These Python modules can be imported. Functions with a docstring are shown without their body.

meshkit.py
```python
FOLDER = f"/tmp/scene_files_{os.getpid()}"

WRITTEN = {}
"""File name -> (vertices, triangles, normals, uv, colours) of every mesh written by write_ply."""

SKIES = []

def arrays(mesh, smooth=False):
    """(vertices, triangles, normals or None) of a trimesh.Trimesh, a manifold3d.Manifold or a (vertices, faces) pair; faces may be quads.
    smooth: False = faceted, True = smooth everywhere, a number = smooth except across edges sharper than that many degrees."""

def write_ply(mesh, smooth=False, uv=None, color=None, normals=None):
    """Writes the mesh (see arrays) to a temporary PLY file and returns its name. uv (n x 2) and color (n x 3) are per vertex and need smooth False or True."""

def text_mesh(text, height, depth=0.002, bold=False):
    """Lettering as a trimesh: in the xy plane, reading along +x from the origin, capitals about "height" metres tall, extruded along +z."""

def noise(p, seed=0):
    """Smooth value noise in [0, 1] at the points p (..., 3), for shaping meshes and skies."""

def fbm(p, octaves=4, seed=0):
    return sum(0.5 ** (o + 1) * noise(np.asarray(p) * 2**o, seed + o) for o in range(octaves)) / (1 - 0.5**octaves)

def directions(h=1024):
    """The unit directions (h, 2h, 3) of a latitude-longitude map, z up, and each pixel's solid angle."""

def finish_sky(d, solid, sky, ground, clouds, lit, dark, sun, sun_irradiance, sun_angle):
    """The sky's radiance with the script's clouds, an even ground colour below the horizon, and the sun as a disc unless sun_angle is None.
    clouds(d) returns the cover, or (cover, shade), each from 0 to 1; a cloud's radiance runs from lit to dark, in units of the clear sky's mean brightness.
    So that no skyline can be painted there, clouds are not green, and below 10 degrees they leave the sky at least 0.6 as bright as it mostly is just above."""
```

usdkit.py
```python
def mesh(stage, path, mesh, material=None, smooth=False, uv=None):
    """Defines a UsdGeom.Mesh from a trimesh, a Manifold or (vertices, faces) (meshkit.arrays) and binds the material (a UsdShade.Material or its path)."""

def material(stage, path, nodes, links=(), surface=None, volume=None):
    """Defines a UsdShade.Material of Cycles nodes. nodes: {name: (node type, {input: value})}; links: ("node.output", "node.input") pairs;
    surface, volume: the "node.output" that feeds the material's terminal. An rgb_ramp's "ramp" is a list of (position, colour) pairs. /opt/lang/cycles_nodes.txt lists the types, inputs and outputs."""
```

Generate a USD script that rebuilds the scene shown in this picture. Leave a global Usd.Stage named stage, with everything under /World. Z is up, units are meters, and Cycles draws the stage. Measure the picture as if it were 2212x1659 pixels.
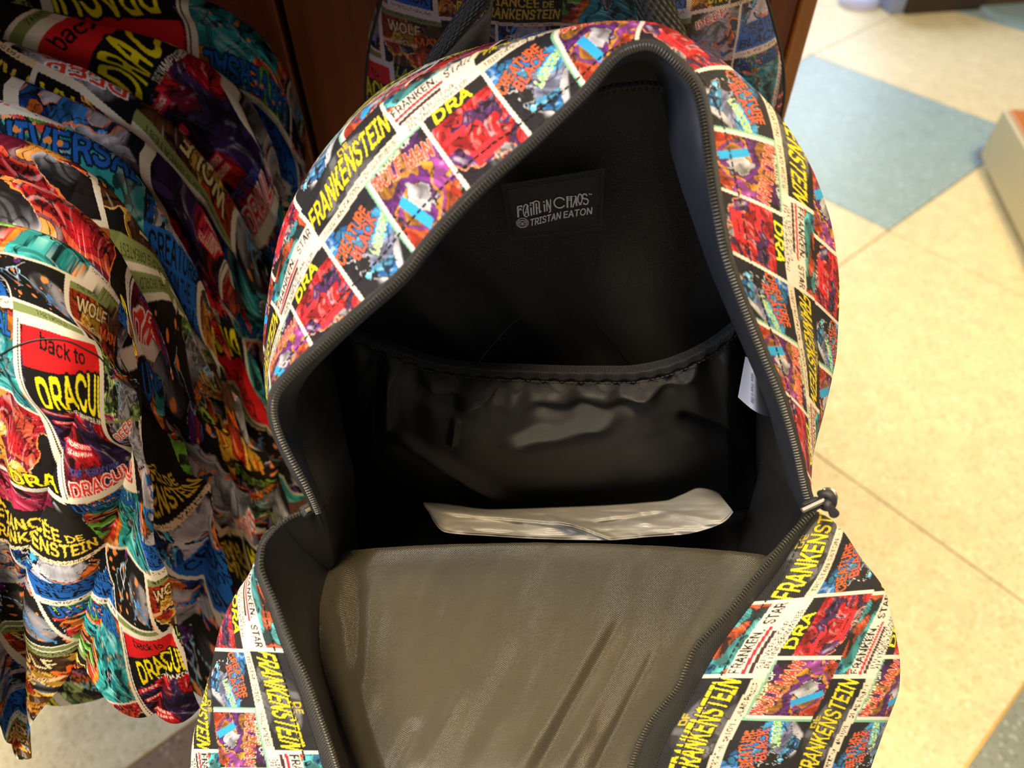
import math
import numpy as np, trimesh, shapely, usdkit, meshkit
from shapely import affinity
from shapely.geometry import LineString, Polygon, Point, box as sbox
from shapely.ops import unary_union
from scipy.interpolate import PchipInterpolator
from pxr import Usd, UsdGeom, UsdLux, UsdShade, Sdf, Gf, Vt

stage = Usd.Stage.CreateInMemory()
UsdGeom.SetStageUpAxis(stage, "Z"); UsdGeom.SetStageMetersPerUnit(stage, 1.0)
UsdGeom.Xform.Define(stage, "/World"); UsdGeom.Scope.Define(stage, "/World/Looks")

# ---------------------------------------------------------------- camera, lights, exposure
EYE_H, FPX = 1.4, 1534.0
EYE = np.array([0, 0, EYE_H])
ROT = np.array([[0.9997324, 0.0231323, 0.0], [-0.0170965, 0.7388786, -0.6736216], [-0.0155824, 0.6734414, 0.7390764]])
cam = UsdGeom.Camera.Define(stage, "/World/Camera")
M = np.eye(4); M[:3, :3] = ROT.T; M[3, :3] = EYE
cam.AddTransformOp().Set(Gf.Matrix4d(*M.ravel().tolist()))
cam.CreateHorizontalApertureAttr(36.0); cam.CreateVerticalApertureAttr(27.0)
cam.CreateFocalLengthAttr(FPX / 2212 * 36)
cam.CreateFStopAttr(6.5); cam.CreateFocusDistanceAttr(0.40)
cam.CreateClippingRangeAttr(Gf.Vec2f(0.01, 100))
cam.CreateExposureAttr(0.0)

dome = UsdLux.DomeLight.Define(stage, "/World/ambient_light")
dome.CreateColorAttr(Gf.Vec3f(1.0, 0.93, 0.84)); dome.CreateIntensityAttr(0.10)

def rect_light(name, pos, look, w, h, color, power):
    l = UsdLux.RectLight.Define(stage, "/World/" + name)
    pos, look = np.array(pos, float), np.array(look, float)
    z = pos - look; z /= np.linalg.norm(z)
    up = np.array([0, 0, 1.0]) if abs(z[2]) < .95 else np.array([0, 1.0, 0])
    x = np.cross(up, z); x /= np.linalg.norm(x); y = np.cross(z, x)
    m = np.eye(4); m[0, :3], m[1, :3], m[2, :3], m[3, :3] = x, y, z, pos
    l.AddTransformOp().Set(Gf.Matrix4d(*m.ravel().tolist()))
    l.CreateWidthAttr(w); l.CreateHeightAttr(h); l.CreateColorAttr(Gf.Vec3f(*color)); l.CreateIntensityAttr(power)

rect_light("ceiling_lamp_warm", (-0.20, -0.20, 2.9), (0.15, 0.3, 0.9), .4, .4, (1.0, 0.80, 0.50), 125)
rect_light("ceiling_lamp_floor", (1.45, 1.0, 2.9), (1.2, 0.95, 0), .45, .45, (1.0, 0.68, 0.24), 120)
rect_light("ceiling_lamp_white", (-1.1, -0.35, 2.5), (-0.2, 0.3, 1.0), .5, .5, (0.86, 0.91, 1.0), 40)
rect_light("shop_window", (1.6, 5.6, 1.9), (0.6, 1.8, 0.2), 2.6, 1.8, (0.76, 0.86, 1.0), 8)
rect_light("added_fill_left", (-1.6, 0.45, 2.9), (-1.0, 0.42, 0), .45, .45, (1.0, 0.84, 0.52), 140)  # added fill out of view, brightens the floor below the shirts

# ---------------------------------------------------------------- helpers
def ray(px, py):
    px, py = np.asarray(px, float), np.asarray(py, float)
    return np.stack([(px - 1106) / FPX, -(py - 829.5) / FPX, -np.ones_like(px)], -1) @ ROT.T
def PD(px, py, d):
    return EYE + ray(px, py) * np.asarray(d, float)[..., None]
def PY(px, py, Y):
    r = ray(px, py); return EYE + r * (np.asarray(Y, float) / r[..., 1])[..., None]
def PZ(px, py, Z):
    r = ray(px, py); return EYE + r * ((np.asarray(Z, float) - EYE_H) / r[..., 2])[..., None]
def depth_of(p): return (EYE - p) @ ROT[:, 2]

def spline(pts, n=None, t=None, k=None):
    """smooth curve through control points of any dimension; sampled at n even chord-length steps, or at given parameters t in 0..1 (k: own knots)"""
    p = np.asarray(pts, float)
    if k is None:
        k = np.concatenate([[0], np.cumsum(np.linalg.norm(np.diff(p[:, :2], axis=0), axis=1))]); k /= k[-1]
    f = PchipInterpolator(np.asarray(k), p, axis=0)
    return f(np.linspace(0, 1, n) if t is None else t)
def smooth1(a, w):
    if w < 2: return a
    k = np.hanning(w + 2)[1:-1]; k /= k.sum(); pad = w // 2
    b = np.concatenate([np.repeat(a[:1], pad, 0) + (np.arange(-pad, 0)[:, None]) * (a[1] - a[0]), a, np.repeat(a[-1:], pad, 0) + (np.arange(1, pad + 1)[:, None]) * (a[-1] - a[-2])])
    return np.stack([np.convolve(b[:, i], k, "valid")[:len(a)] for i in range(a.shape[1])], 1)
def resample(c, n):
    l = np.concatenate([[0], np.cumsum(np.linalg.norm(np.diff(c, axis=0), axis=1))])
    return np.stack([np.interp(np.linspace(0, l[-1], n), l, c[:, i]) for i in range(c.shape[1])], 1)
def arclen(c): return np.concatenate([[0], np.cumsum(np.linalg.norm(np.diff(c, axis=0), axis=1))])
def sstep(a, b, x):
    t = np.clip((x - a) / (b - a), 0, 1); return t * t * (3 - 2 * t)
def fb(x, y, seed=0, o=3):
    x, y = np.broadcast_arrays(x, y)
    return meshkit.fbm(np.stack([x + 50, y + 50, np.full_like(x, .37 + seed * 3.1)], -1), o, seed)

def grid_faces(n, m, flip=False):
    i = np.arange(n * m).reshape(n, m)
    a, b, c, d = i[:-1, :-1].ravel(), i[1:, :-1].ravel(), i[1:, 1:].ravel(), i[:-1, 1:].ravel()
    f = np.concatenate([np.stack([a, b, c], 1), np.stack([a, c, d], 1)])
    return f[:, ::-1] if flip else f
class MB:
    """collects pieces into one mesh"""
    def __init__(s): s.v, s.f, s.n = [], [], 0
    def add(s, v, f):
        v = np.asarray(v, float); s.v.append(v); s.f.append(np.asarray(f) + s.n); s.n += len(v); return s
    def tm(s, m): return s.add(m.vertices, m.faces)
    def grid(s, g, flip=False): return s.add(g.reshape(-1, 3), grid_faces(*g.shape[:2], flip))
    def tube(s, c, r, k=8):
        c = np.asarray(c, float); t = np.gradient(c, axis=0); t /= np.linalg.norm(t, axis=1, keepdims=True) + 1e-12
        a = np.cross(t, [0.31, 0.2, 0.93]); a /= np.linalg.norm(a, axis=1, keepdims=True) + 1e-12; b = np.cross(t, a)
        th = np.linspace(0, 2 * np.pi, k, endpoint=False); r = np.broadcast_to(r, (len(c),))
        g = c[:, None] + r[:, None, None] * (a[:, None] * np.cos(th)[None, :, None] + b[:, None] * np.sin(th)[None, :, None])
        n = len(c); i = np.arange(n * k).reshape(n, k); j = np.roll(i, -1, 1)
        f = np.concatenate([np.stack([i[:-1].ravel(), j[:-1].ravel(), j[1:].ravel()], 1), np.stack([i[:-1].ravel(), j[1:].ravel(), i[1:].ravel()], 1),
            np.stack([np.full(k - 2, i[0, 0]), i[0, 2:], i[0, 1:-1]], 1), np.stack([np.full(k - 2, i[-1, 0]), i[-1, 1:-1], i[-1, 2:]], 1)])
        return s.add(g.reshape(-1, 3), f)
    def box(s, ctr, ex, axes=None):
        b = trimesh.creation.box(ex); v = b.vertices @ (np.eye(3) if axes is None else np.asarray(axes)) + ctr; return s.add(v, b.faces)
    def get(s): return np.vstack(s.v), np.vstack(s.f)
def rbox(ex, r):
    """bevelled box"""
    import manifold3d as m3
    e = np.asarray(ex) / 2 - r
    pts = []
    for sx in (-1, 1):
        for sy in (-1, 1):
            for sz in (-1, 1):
                c = e * [sx, sy, sz]
                for q in ([r, 0, 0], [0, r, 0], [0, 0, r], [.58 * r] * 3): pts.append(c + np.array(q) * [sx, sy, sz])
    return trimesh.convex.convex_hull(np.array(pts))

used = {}
def path_for(name, parent=None):
    base = (str(parent.GetPath()) if parent is not None else "/World") + "/" + name
    n = used.get(base, 0); used[base] = n + 1
    return base if n == 0 else f"{base}_{n:03d}"
def tag(p, label=None, cat=None, group=None, kind=None):
    for k, v in (("label", label), ("category", cat), ("group", group), ("kind", kind)):
        if v: p.SetCustomDataByKey(k, v)
    return p
def thing(name, label=None, cat=None, group=None, kind=None):
    return tag(UsdGeom.Xform.Define(stage, path_for(name)).GetPrim(), label, cat, group, kind)
def obj(name, mesh, mat, parent=None, smooth=40, uv=None, color=None, label=None, cat=None, group=None, kind=None):
    if isinstance(mesh, MB): mesh = mesh.get()
    m = usdkit.mesh(stage, path_for(name, parent), mesh, LOOK[mat], smooth=True if (uv is not None or color is not None) else smooth, uv=uv)
    if color is not None:
        UsdGeom.PrimvarsAPI(m).CreatePrimvar("print", Sdf.ValueTypeNames.Color3fArray, "vertex").Set(Vt.Vec3fArray.FromNumpy(np.clip(color, 0, 1).astype(np.float32)))
    return tag(m.GetPrim(), label, cat, group, kind)

def lin(h):
    c = np.array([int(h[i:i + 2], 16) for i in (0, 2, 4)]) / 255.0
    return np.where(c <= .04045, c / 12.92, ((c + .055) / 1.055) ** 2.4)

# ---------------------------------------------------------------- materials
LOOK = {}
def look(name, nodes, links, surface="p.BSDF"):
    LOOK[name] = usdkit.material(stage, "/World/Looks/" + name, nodes, links, surface=surface)
def plain(name, col, rough=.5, metal=0, noise=0, **kw):
    col = lin(col) if isinstance(col, str) else np.array(col)
    nodes = {"p": ("principled_bsdf", {"base_color": col, "roughness": rough, "metallic": metal, **kw})}; links = []
    if noise:
        nodes["g"] = ("geometry", {}); nodes["n"] = ("noise_texture", {"scale": 180.0, "detail": 3.0})
        nodes["r"] = ("rgb_ramp", {"ramp": [(.25, col * (1 - noise)), (.75, np.minimum(col * (1 + noise), 1))]})
        links = [("g.position", "n.vector"), ("n.fac", "r.fac"), ("r.color", "p.base_color")]
    look(name, nodes, links)
def woven(name, attr, period_u, period_v, col=None, depth=.0004, rough=.7, spec=.35, sheen=.0, mod=.25, tint=(1, 1, 1), lift=0.0, twill=0.0):
    """cloth: colour from the mesh's print (or col), fine weave as relief along the cloth's own coordinates"""
    n = {"st": ("uvmap", {"attribute": "st"}), "s": ("separate_xyz", {}),
         "mu": ("math", {"math_type": "multiply", "value2": 2 * np.pi / period_u}), "mv": ("math", {"math_type": "multiply", "value2": 2 * np.pi / period_v}),
         "tw": ("math", {"math_type": "multiply_add", "value2": twill}),
         "su": ("math", {"math_type": "sine"}), "sv": ("math", {"math_type": "sine"}), "w": ("math", {"math_type": "multiply"}),
         "mr": ("map_range", {"from_min": -1.0, "from_max": 1.0, "to_min": 1 - mod, "to_max": 1 + mod}),
         "cc": ("combine_xyz", {}), "b": ("bump", {"strength": .6, "distance": depth}),
         "mx": ("mix_color", {"blend_type": "multiply", "fac": 1.0, "use_clamp": False}),
         "p": ("principled_bsdf", {"roughness": rough, "specular_ior_level": spec, "sheen_weight": sheen, "sheen_roughness": .4, "sheen_tint": np.array(tint)})}
    l = [("st.UV", "s.vector"), ("s.x", "tw.value1"), ("s.x", "mu.value1"), ("s.y", "mv.value1"), ("mu.value", "su.value1"),
         ("mv.value", "sv.value1"), ("su.value", "w.value1"), ("sv.value", "w.value2"), ("w.value", "mr.value"), ("w.value", "b.height"), ("b.normal", "p.normal"),
         ("mr.result", "cc.x"), ("mr.result", "cc.y"), ("mr.result", "cc.z"), ("cc.vector", "mx.b"), ("mx.result", "p.base_color")]
    n.pop("tw"); l.remove(("s.x", "tw.value1"))
    if attr: n["a"] = ("attribute", {"attribute": "print"}); l.append(("a.color", "mx.a"))
    else: n["mx"][1]["a"] = np.array(col)
    look(name, n, l)
woven("printed_canvas", True, .0014, .0011, depth=.0004, rough=.62, spec=.4, mod=.24)
woven("printed_cotton", True, .0008, .0008, depth=.0001, rough=.85, spec=.15, mod=.06)
woven("lit_lining", False, .0013, .0009, col=(.040, .033, .020), depth=.0005, rough=.40, spec=1.0, mod=.6, sheen=.05, tint=(1, .88, .62))  # brighter copy of the bag lining, warm light put into its colour
woven("pocket_shaded_lining", False, .0009, .0009, col=(.013, .013, .0140), depth=.0002, rough=.44, spec=.6, mod=.2)  # pocket cloth; also the lining deeper inside, with shade put into its colour
woven("navy_facing", False, .0016, .0011, col=(.016, .021, .036), depth=.0003, rough=.55, spec=.5, mod=.3)
woven("black_webbing", False, .0030, .0060, col=(.013, .013, .0145), depth=.0008, rough=.6, spec=.35, mod=.45)
woven("zipper_tape", False, .0016, .0016, col=(.018, .018, .02), depth=.0006, rough=.5, spec=.5, mod=.5)
plain("black_thread", (.012, .012, .013), .6)
plain("patch_cloth", (.010, .010, .011), .7, noise=.2)
plain("white_print", (.62, .62, .68), .7)
plain("teeth_plastic", (.035, .033, .028), .22, specular_ior_level=.8)
plain("slider_metal", (.42, .38, .31), .25, metal=1.0)
plain("black_cord", (.012, .012, .013), .6)
plain("care_satin", (.62, .62, .72), .35)
plain("tag_ink", (.03, .03, .04), .6)
plain("dark_gap", (.003, .003, .003), .9)
plain("steel", (.6, .62, .66), .3, metal=1.0)
plain("hanger_plastic", (.02, .02, .02), .4)
plain("brass_strip", (.55, .38, .13), .35, metal=.9)
plain("grout", (.16, .12, .07), .9)
plain("beige_laminate", lin("b9b296"), .5, noise=.05)
plain("orange_wood", lin("b06a1c"), .4, noise=.12)
plain("dark_brown_base", lin("2c1f16"), .45, noise=.1)
plain("brown_base", lin("4a3823"), .5, noise=.1)
plain("lilac_plastic", lin("b4bce8"), .3, noise=.04)
plain("blue_grey_plastic", lin("7d8ab0"), .35, noise=.04)
plain("rubber", (.012, .012, .013), .5)
# tissue: thin grey plastic wrapping
look("grey_tissue", {"p": ("principled_bsdf", {"base_color": lin("b5b0a6"), "roughness": .5, "specular_ior_level": .4}), "t": ("translucent_bsdf", {"color": lin("a8a49a")}), "m": ("mix_closure", {"fac": .2})},
     [("p.BSDF", "m.closure1"), ("t.BSDF", "m.closure2")], surface="m.closure")
def wood(name, c0, c1, rough):
    look(name, {"g": ("geometry", {}), "m": ("mapping", {"scale": (60.0, 60.0, 3.0)}), "n": ("noise_texture", {"scale": 1.0, "detail": 5.0, "distortion": .6}),
                "r": ("rgb_ramp", {"ramp": [(.3, lin(c0)), (.7, lin(c1))]}), "p": ("principled_bsdf", {"roughness": rough, "specular_ior_level": .4})},
         [("g.position", "m.vector"), ("m.vector", "n.vector"), ("n.fac", "r.fac"), ("r.color", "p.base_color")])
wood("brown_wood", "5a2c12", "7a3f1b", .45)
wood("light_wood", "9a642e", "bb8042", .4)
def terrazzo(name, base, chip1, chip2):
    b = lin(base)
    look(name, {"g": ("geometry", {}), "v": ("voronoi_texture", {"scale": 160.0}), "v2": ("voronoi_texture", {"scale": 420.0}), "n": ("noise_texture", {"scale": 14.0, "detail": 6.0, "roughness": .7}),
                "s": ("separate_color", {}), "c": ("rgb_ramp", {"interpolate": False, "ramp": [(0, b), (.62, b * .9), (.74, lin(chip1)), (.86, b * 1.06), (.95, lin(chip2))]}),
                "s2": ("separate_color", {}), "c2": ("rgb_ramp", {"ramp": [(0, b * .86), (1, np.minimum(b * 1.12, 1))]}), "mx": ("mix_color", {"fac": .45}),
                "nr": ("rgb_ramp", {"ramp": [(.3, (.86,) * 3), (.7, (1.06,) * 3)]}), "mu": ("mix_color", {"blend_type": "multiply", "fac": 1.0}),
                "p": ("principled_bsdf", {"roughness": .36, "specular_ior_level": .4})},
         [("g.position", "v.vector"), ("g.position", "v2.vector"), ("g.position", "n.vector"), ("v.color", "s.color"), ("s.r", "c.fac"), ("v2.color", "s2.color"), ("s2.g", "c2.fac"),
          ("c.color", "mx.a"), ("c2.color", "mx.b"), ("n.fac", "nr.fac"), ("mx.result", "mu.a"), ("nr.color", "mu.b"), ("mu.result", "p.base_color")])
terrazzo("terrazzo_cream", "dbd1b0", "b9aa80", "f0ead8")
terrazzo("terrazzo_blue", "8fa9b4", "6f8c98", "c4d4da")
terrazzo("terrazzo_grey", "7f8a8a", "5f6a6a", "b5bdbd")
terrazzo("terrazzo_brown", "8a7462", "5f4c3c", "b8a894")

# ---------------------------------------------------------------- flat print for the cloth: evaluated at the points of the cloth
GL = {}
def glyph(text, bold=True, fat=0.0):
    key = (text, bold, fat)
    if key not in GL:
        m = meshkit.text_mesh(text, 1.0, .1, bold)
        tri = m.triangles[(m.face_normals[:, 2] > .9)][:, :, :2]
        g = unary_union([Polygon(t).buffer(.002) for t in tri])
        x0, y0, x1, y1 = g.bounds
        if fat: g = g.buffer(fat)
        g = affinity.affine_transform(g, [1 / (x1 - x0), 0, 0, 1 / (y1 - y0), -x0 / (x1 - x0), -y0 / (y1 - y0)])
        shapely.prepare(g); GL[key] = g
    return GL[key]
def t_text(text, x0, y0, x1, y1, col, rot=0, out=None, fat=.09, shear=0, arc=0, bold=True):
    """lettering stretched into a box of the panel's 0..1 coordinates"""
    def op(c, a, b, *_):
        cx, cy = (x0 + x1) / 2, (y0 + y1) / 2; r = math.radians(rot)
        da, db = a - cx, b - cy
        p, q = da * math.cos(r) + db * math.sin(r), -da * math.sin(r) + db * math.cos(r)
        q = q - arc * p * p
        p = p - shear * q
        p, q = p / (x1 - x0) + .5, q / (y1 - y0) + .5
        for g, k in ((glyph(text, bold, fat), out), (glyph(text, bold), col)):
            if k is None: continue
            bb = g.bounds; i = np.nonzero((p > bb[0]) & (p < bb[2]) & (q > bb[1]) & (q < bb[3]))[0]
            if len(i):
                i = i[shapely.contains_xy(g, p[i], q[i])]; c[i] = lin(k)
    return op
def t_rect(x0, y0, x1, y1, col, rot=0):
    def op(c, a, b, *_):
        cx, cy = (x0 + x1) / 2, (y0 + y1) / 2; r = math.radians(rot)
        p, q = (a - cx) * math.cos(r) + (b - cy) * math.sin(r), -(a - cx) * math.sin(r) + (b - cy) * math.cos(r)
        c[(abs(p) < (x1 - x0) / 2) & (abs(q) < (y1 - y0) / 2)] = lin(col)
    return op
def t_border(w, col, sides="lrtb"):
    def op(c, a, b, wa, wb):
        k = np.zeros(len(a), bool); e = w / wa; f = w / wb
        if "l" in sides: k |= a < e
        if "r" in sides: k |= a > 1 - e
        if "b" in sides: k |= b < f
        if "t" in sides: k |= b > 1 - f
        c[k] = lin(col)
    return op
def t_dots(n, seed, col, rmax=.03):
    def op(c, a, b, wa, wb):
        r = np.random.default_rng(seed)
        for _ in range(n):
            x, y, q = r.random(), r.random(), rmax * r.random() ** 2.5 + .004
            k = (a - x) ** 2 + ((b - y) * wb / wa) ** 2 < q * q; c[k] = lin(col)
    return op
def t_bolt(seed, col, x, y, L=.5, w=.006):
    """forked lightning"""
    def op(c, a, b, wa, wb):
        r = np.random.default_rng(seed)
        lines = []
        for k in range(3):
            p = np.array([x, y]); d = r.uniform(-2.6, -.5) if k else r.uniform(-2, -1); pts = [p]
            for _ in range(9):
                d2 = d + r.normal(0, .7); p = p + L / 9 * np.array([math.cos(d2), math.sin(d2)]); pts.append(p)
            lines.append(LineString(pts).buffer(w))
        g = unary_union(lines); shapely.prepare(g); bb = g.bounds
        i = np.nonzero((a > bb[0]) & (a < bb[2]) & (b > bb[1]) & (b < bb[3]))[0]
        if len(i): c[i[shapely.contains_xy(g, a[i], b[i])]] = lin(col)
    return op
def t_art(seed, bg, pal, gray=.5, hair=None, glow=None, scale=3.0, mass=(.5, .45, .42), cover=.5, spread=.33, cover0=None):
    cover0 = cover
    """abstract painted art: a soft grey mass with contour lines, patches of brush strokes in the palette, glowing outlines"""
    def op(c, a, b, wa, wb):
        A, B = a * scale, b * scale * wb / wa
        wx, wy = fb(A * 1.1, B * 1.1, seed, 3) - .5, fb(A * 1.1, B * 1.1, seed + 9, 3) - .5
        c[:] = lin(bg)
        A2, B2 = A + 1.4 * wx, B + 1.4 * wy
        r = np.hypot((a - mass[0]), (b - mass[1]) * .9) + .35 * wx + .25 * wy
        m = sstep(mass[2], mass[2] - .05, r)
        h = fb(A2 * .8, B2 * .8, seed + 3, 3)
        ln = sstep(-.2, .7, np.sin(2 * np.pi * (h * 11 + .5 * A))) * sstep(.40, .55, fb(A * .9 + 40, B * .9, seed + 25, 2))
        tone = np.clip(sstep(.22, .78, fb(A2 * 1.3 + 5, B2 * 1.3, seed + 5, 3)) * (1 - .75 * ln), .015, 1)
        c[:] = c * (1 - m * gray)[:, None] + (m * gray * tone)[:, None] * np.array([.60, .59, .66])
        # painted patches: flat tones with soft shading, hair-fine strokes and inked outlines
        fld = fb(A2 * .8 + 11, B2 * .8 + 3, seed + 7, 4) + spread * (.5 - np.abs(r - mass[2]))
        cover = cover0 - .055; on = fld > 1 - cover
        q = fb(A2 * 1.25 + 31, B2 * 1.25 + 17, seed + 13, 2)
        qq = (q - .28) / .44 * len(pal); idx = np.clip(qq.astype(int), 0, len(pal) - 1)
        pc = np.array([lin(x) for x in pal])[idx] * .8
        ang = 4 * fb(A * .4, B * .4, seed + 15, 2)
        st = fb((A * np.cos(ang) + B * np.sin(ang)) * 2.6, (-A * np.sin(ang) + B * np.cos(ang)) * 13, seed + 17, 2)
        ink = fb(A2 * 2.3, B2 * 2.3, seed + 19, 3)
        form = sstep(.2, .8, fb(A2 * 1.6 + 3, B2 * 1.6 + 8, seed + 21, 2))
        k = (.35 + .9 * form) * (.62 + .55 * sstep(.38, .55, st))
        k = k * np.where(np.abs(ink - .5) < .014, .12, 1) * np.where(ink > .66, .10, 1)
        pc = pc * k[:, None] + (sstep(.62, .74, st) * form * .30)[:, None]
        fr = np.abs(qq - np.round(qq)); pc[(fr < .035) & (qq > .5) & (qq < len(pal) - .5)] *= .10
        c[on] = pc[on]
        c[~on] *= (np.where(np.abs(ink - .5) < .010, .3, 1) * (.85 + .25 * sstep(.3, .6, st)))[~on][:, None]
        edge = np.abs(fld - (1 - cover))
        if glow: c[edge < .006] = lin(glow)
        else: c[edge < .006] = lin("0c0c0e")
        c[(edge > .006) & (edge < .010) & ~on & (form > .55)] = lin("c8c4cc")
    return op
CREAM, OLIVE, MINT = "ded6c4", "7f8a52", "7fb59a"
def panel(x, y, w, h, *ops): return (x, y, w, h, ops)
def lines4(col, y0, x0, x1, texts, h=.035):
    ops = []
    for i, t in enumerate(texts): ops.append(t_text(t, x0, y0 - i * h * 1.6, x1, y0 - i * h * 1.6 + h, col, bold=False))
    return ops
P_DRA = [t_art(3, "15101c", ["c41420", "d8202a", "7a1830", "43285e", "2a1640"], .8, scale=2.6, glow="ff7a2a", mass=(.62, .22, .3), cover=.56),
         t_rect(.1, .80, .98, .99, "d01c20"), t_rect(.1, .58, .98, .80, "131210"), t_text("back to", .26, .855, .74, .925, "131210", rot=-5),
         t_text("DRACULA", .2, .62, 1.12, .80, "f2e21c", out="131210", arc=-.15), t_text("THE VAMPIRE BAT", .42, .575, .96, .605, CREAM),
         t_rect(.10, .52, .40, .56, "d8263c"), t_text("TERRIFYING!", .12, .53, .38, .552, CREAM), t_rect(.12, .42, .36, .455, "d8263c"), t_text("SCARY!", .14, .427, .32, .45, CREAM),
         t_rect(.12, .285, .46, .32, "d8263c"), t_text("HORRIFIC!", .14, .29, .44, .314, CREAM), t_rect(.12, .245, .46, .28, "d8263c"), t_text("SCREAMING!", .14, .251, .44, .274, CREAM),
         t_text("THE TERRIFYING", .14, .15, .75, .19, "4a4a98", out="131210", shear=.2), t_text("DRACULA", .12, .05, .98, .14, "d5302c", out="f0d8d0", rot=2),
         t_border(.010, CREAM), t_border(.0075, "131210", "l"), t_border(.006, CREAM, "lrtb")]
P_FIA = [t_art(8, "171410", ["e0305c", "f05a78", "c41f5a", "f08a3c", "a8204c"], .6, scale=2.8, mass=(.55, .85, .3), cover=.5, spread=.5),
         t_rect(0, 0, 1, .52, "171410"), t_text("LA", .05, .43, .22, .52, "d8b83a"), t_text("FIANCÉE", .12, .27, .72, .45, "d8b83a"), t_text("DE", .76, .27, .90, .36, "d8b83a"),
         t_text("FRANKENSTEIN", .03, .10, .97, .25, "d8b83a", shear=.12), t_rect(0, 0, 1, .05, "e2c9a0"), t_text("TRISTAN EATON - DEAD PRESS", .1, .012, .9, .038, "171410", bold=False), t_border(.004, CREAM, "lt")]
P_BLUE = [t_art(14, "0d1018", ["2f7fd0", "1c5fb8", "0f3f8a", "3fa0d8", "d8702c"], .9, scale=2.4, mass=(.4, .75, .35), cover=.48),
          t_rect(0, .12, .92, .62, "1c62b8"), t_text("CREATURE", .06, .47, .92, .60, "0d1018"), t_text("FROM THE", .2, .36, .80, .45, "0d1018"), t_text("BLACK", .06, .17, .88, .34, "0d1018", shear=.1),
          t_rect(0, 0, 1, .12, CREAM), t_text("TRISTAN EATON - DEAD PRESS", .06, .04, .94, .085, "171410", bold=False), t_border(.003, CREAM, "r")]
P_UNI = [t_art(21, "10121a", ["2a9aa0", "1f7f88", "3fb4b4", "f08a2c", "d83a2a", "6fae3c"], .95, scale=2.2, mass=(.62, .4, .36), cover=.53, spread=.6),
         t_text("UNIVERSAL", .06, .80, .96, .97, "1c5aa8", out="0c1a30"), t_dots(30, 2, "e08a3c", .02), t_border(.003, CREAM, "b")]
P_SWIRL = [t_art(27, "0e0e12", ["2c6fd0", "3f8fe0", "183f90", "ef7a2c", "d8d8e0"], 1.0, scale=2.6, mass=(.55, .5, .55), cover=.40, glow="f0823c"),
           t_text("DEEP", .1, .82, .7, .95, "e03a30", out="f0ece4", rot=18), t_border(.005, CREAM, "r")]
P_WOLF = [t_art(33, "12100e", ["f08a1c", "ef5a1c", "d83a1c", "f0b43c", "5f3a1c"], .9, scale=2.6, mass=(.45, .35, .34), cover=.55, glow="f0c46c"),
          t_rect(0, .86, 1, 1, OLIVE), t_text("THE WORLD'S GREATEST", .12, .90, .92, .955, "1e2414", bold=False), t_text("WOLF", .14, .62, .66, .80, "e0c890", out="1a1512"),
          t_text("MAN", .56, .46, .98, .60, "ef6a1c", out="1a1512", rot=6), t_rect(0, .40, .6, .455, "d8b07a"), t_text("52,000", .2, .405, .5, .45, "1a1512"), t_border(.004, CREAM, "tl")]
P_GREEN = [t_art(39, "0f100c", ["6f9a3c", "9fc45a", "3f6a2c", "c8de8a", "e0308a"], .7, scale=2.6, mass=(.6, .35, .32), cover=.5),
           t_text("LAGOON", .05, .70, .96, .92, "9ac050", out="10130c", shear=.2, rot=-6), t_text("FROM THE", .3, .52, .82, .62, "f07a2c", out="14110c", rot=8), t_bolt(4, "8fd0f0", .3, .5), t_border(.003, OLIVE, "b")]
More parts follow.
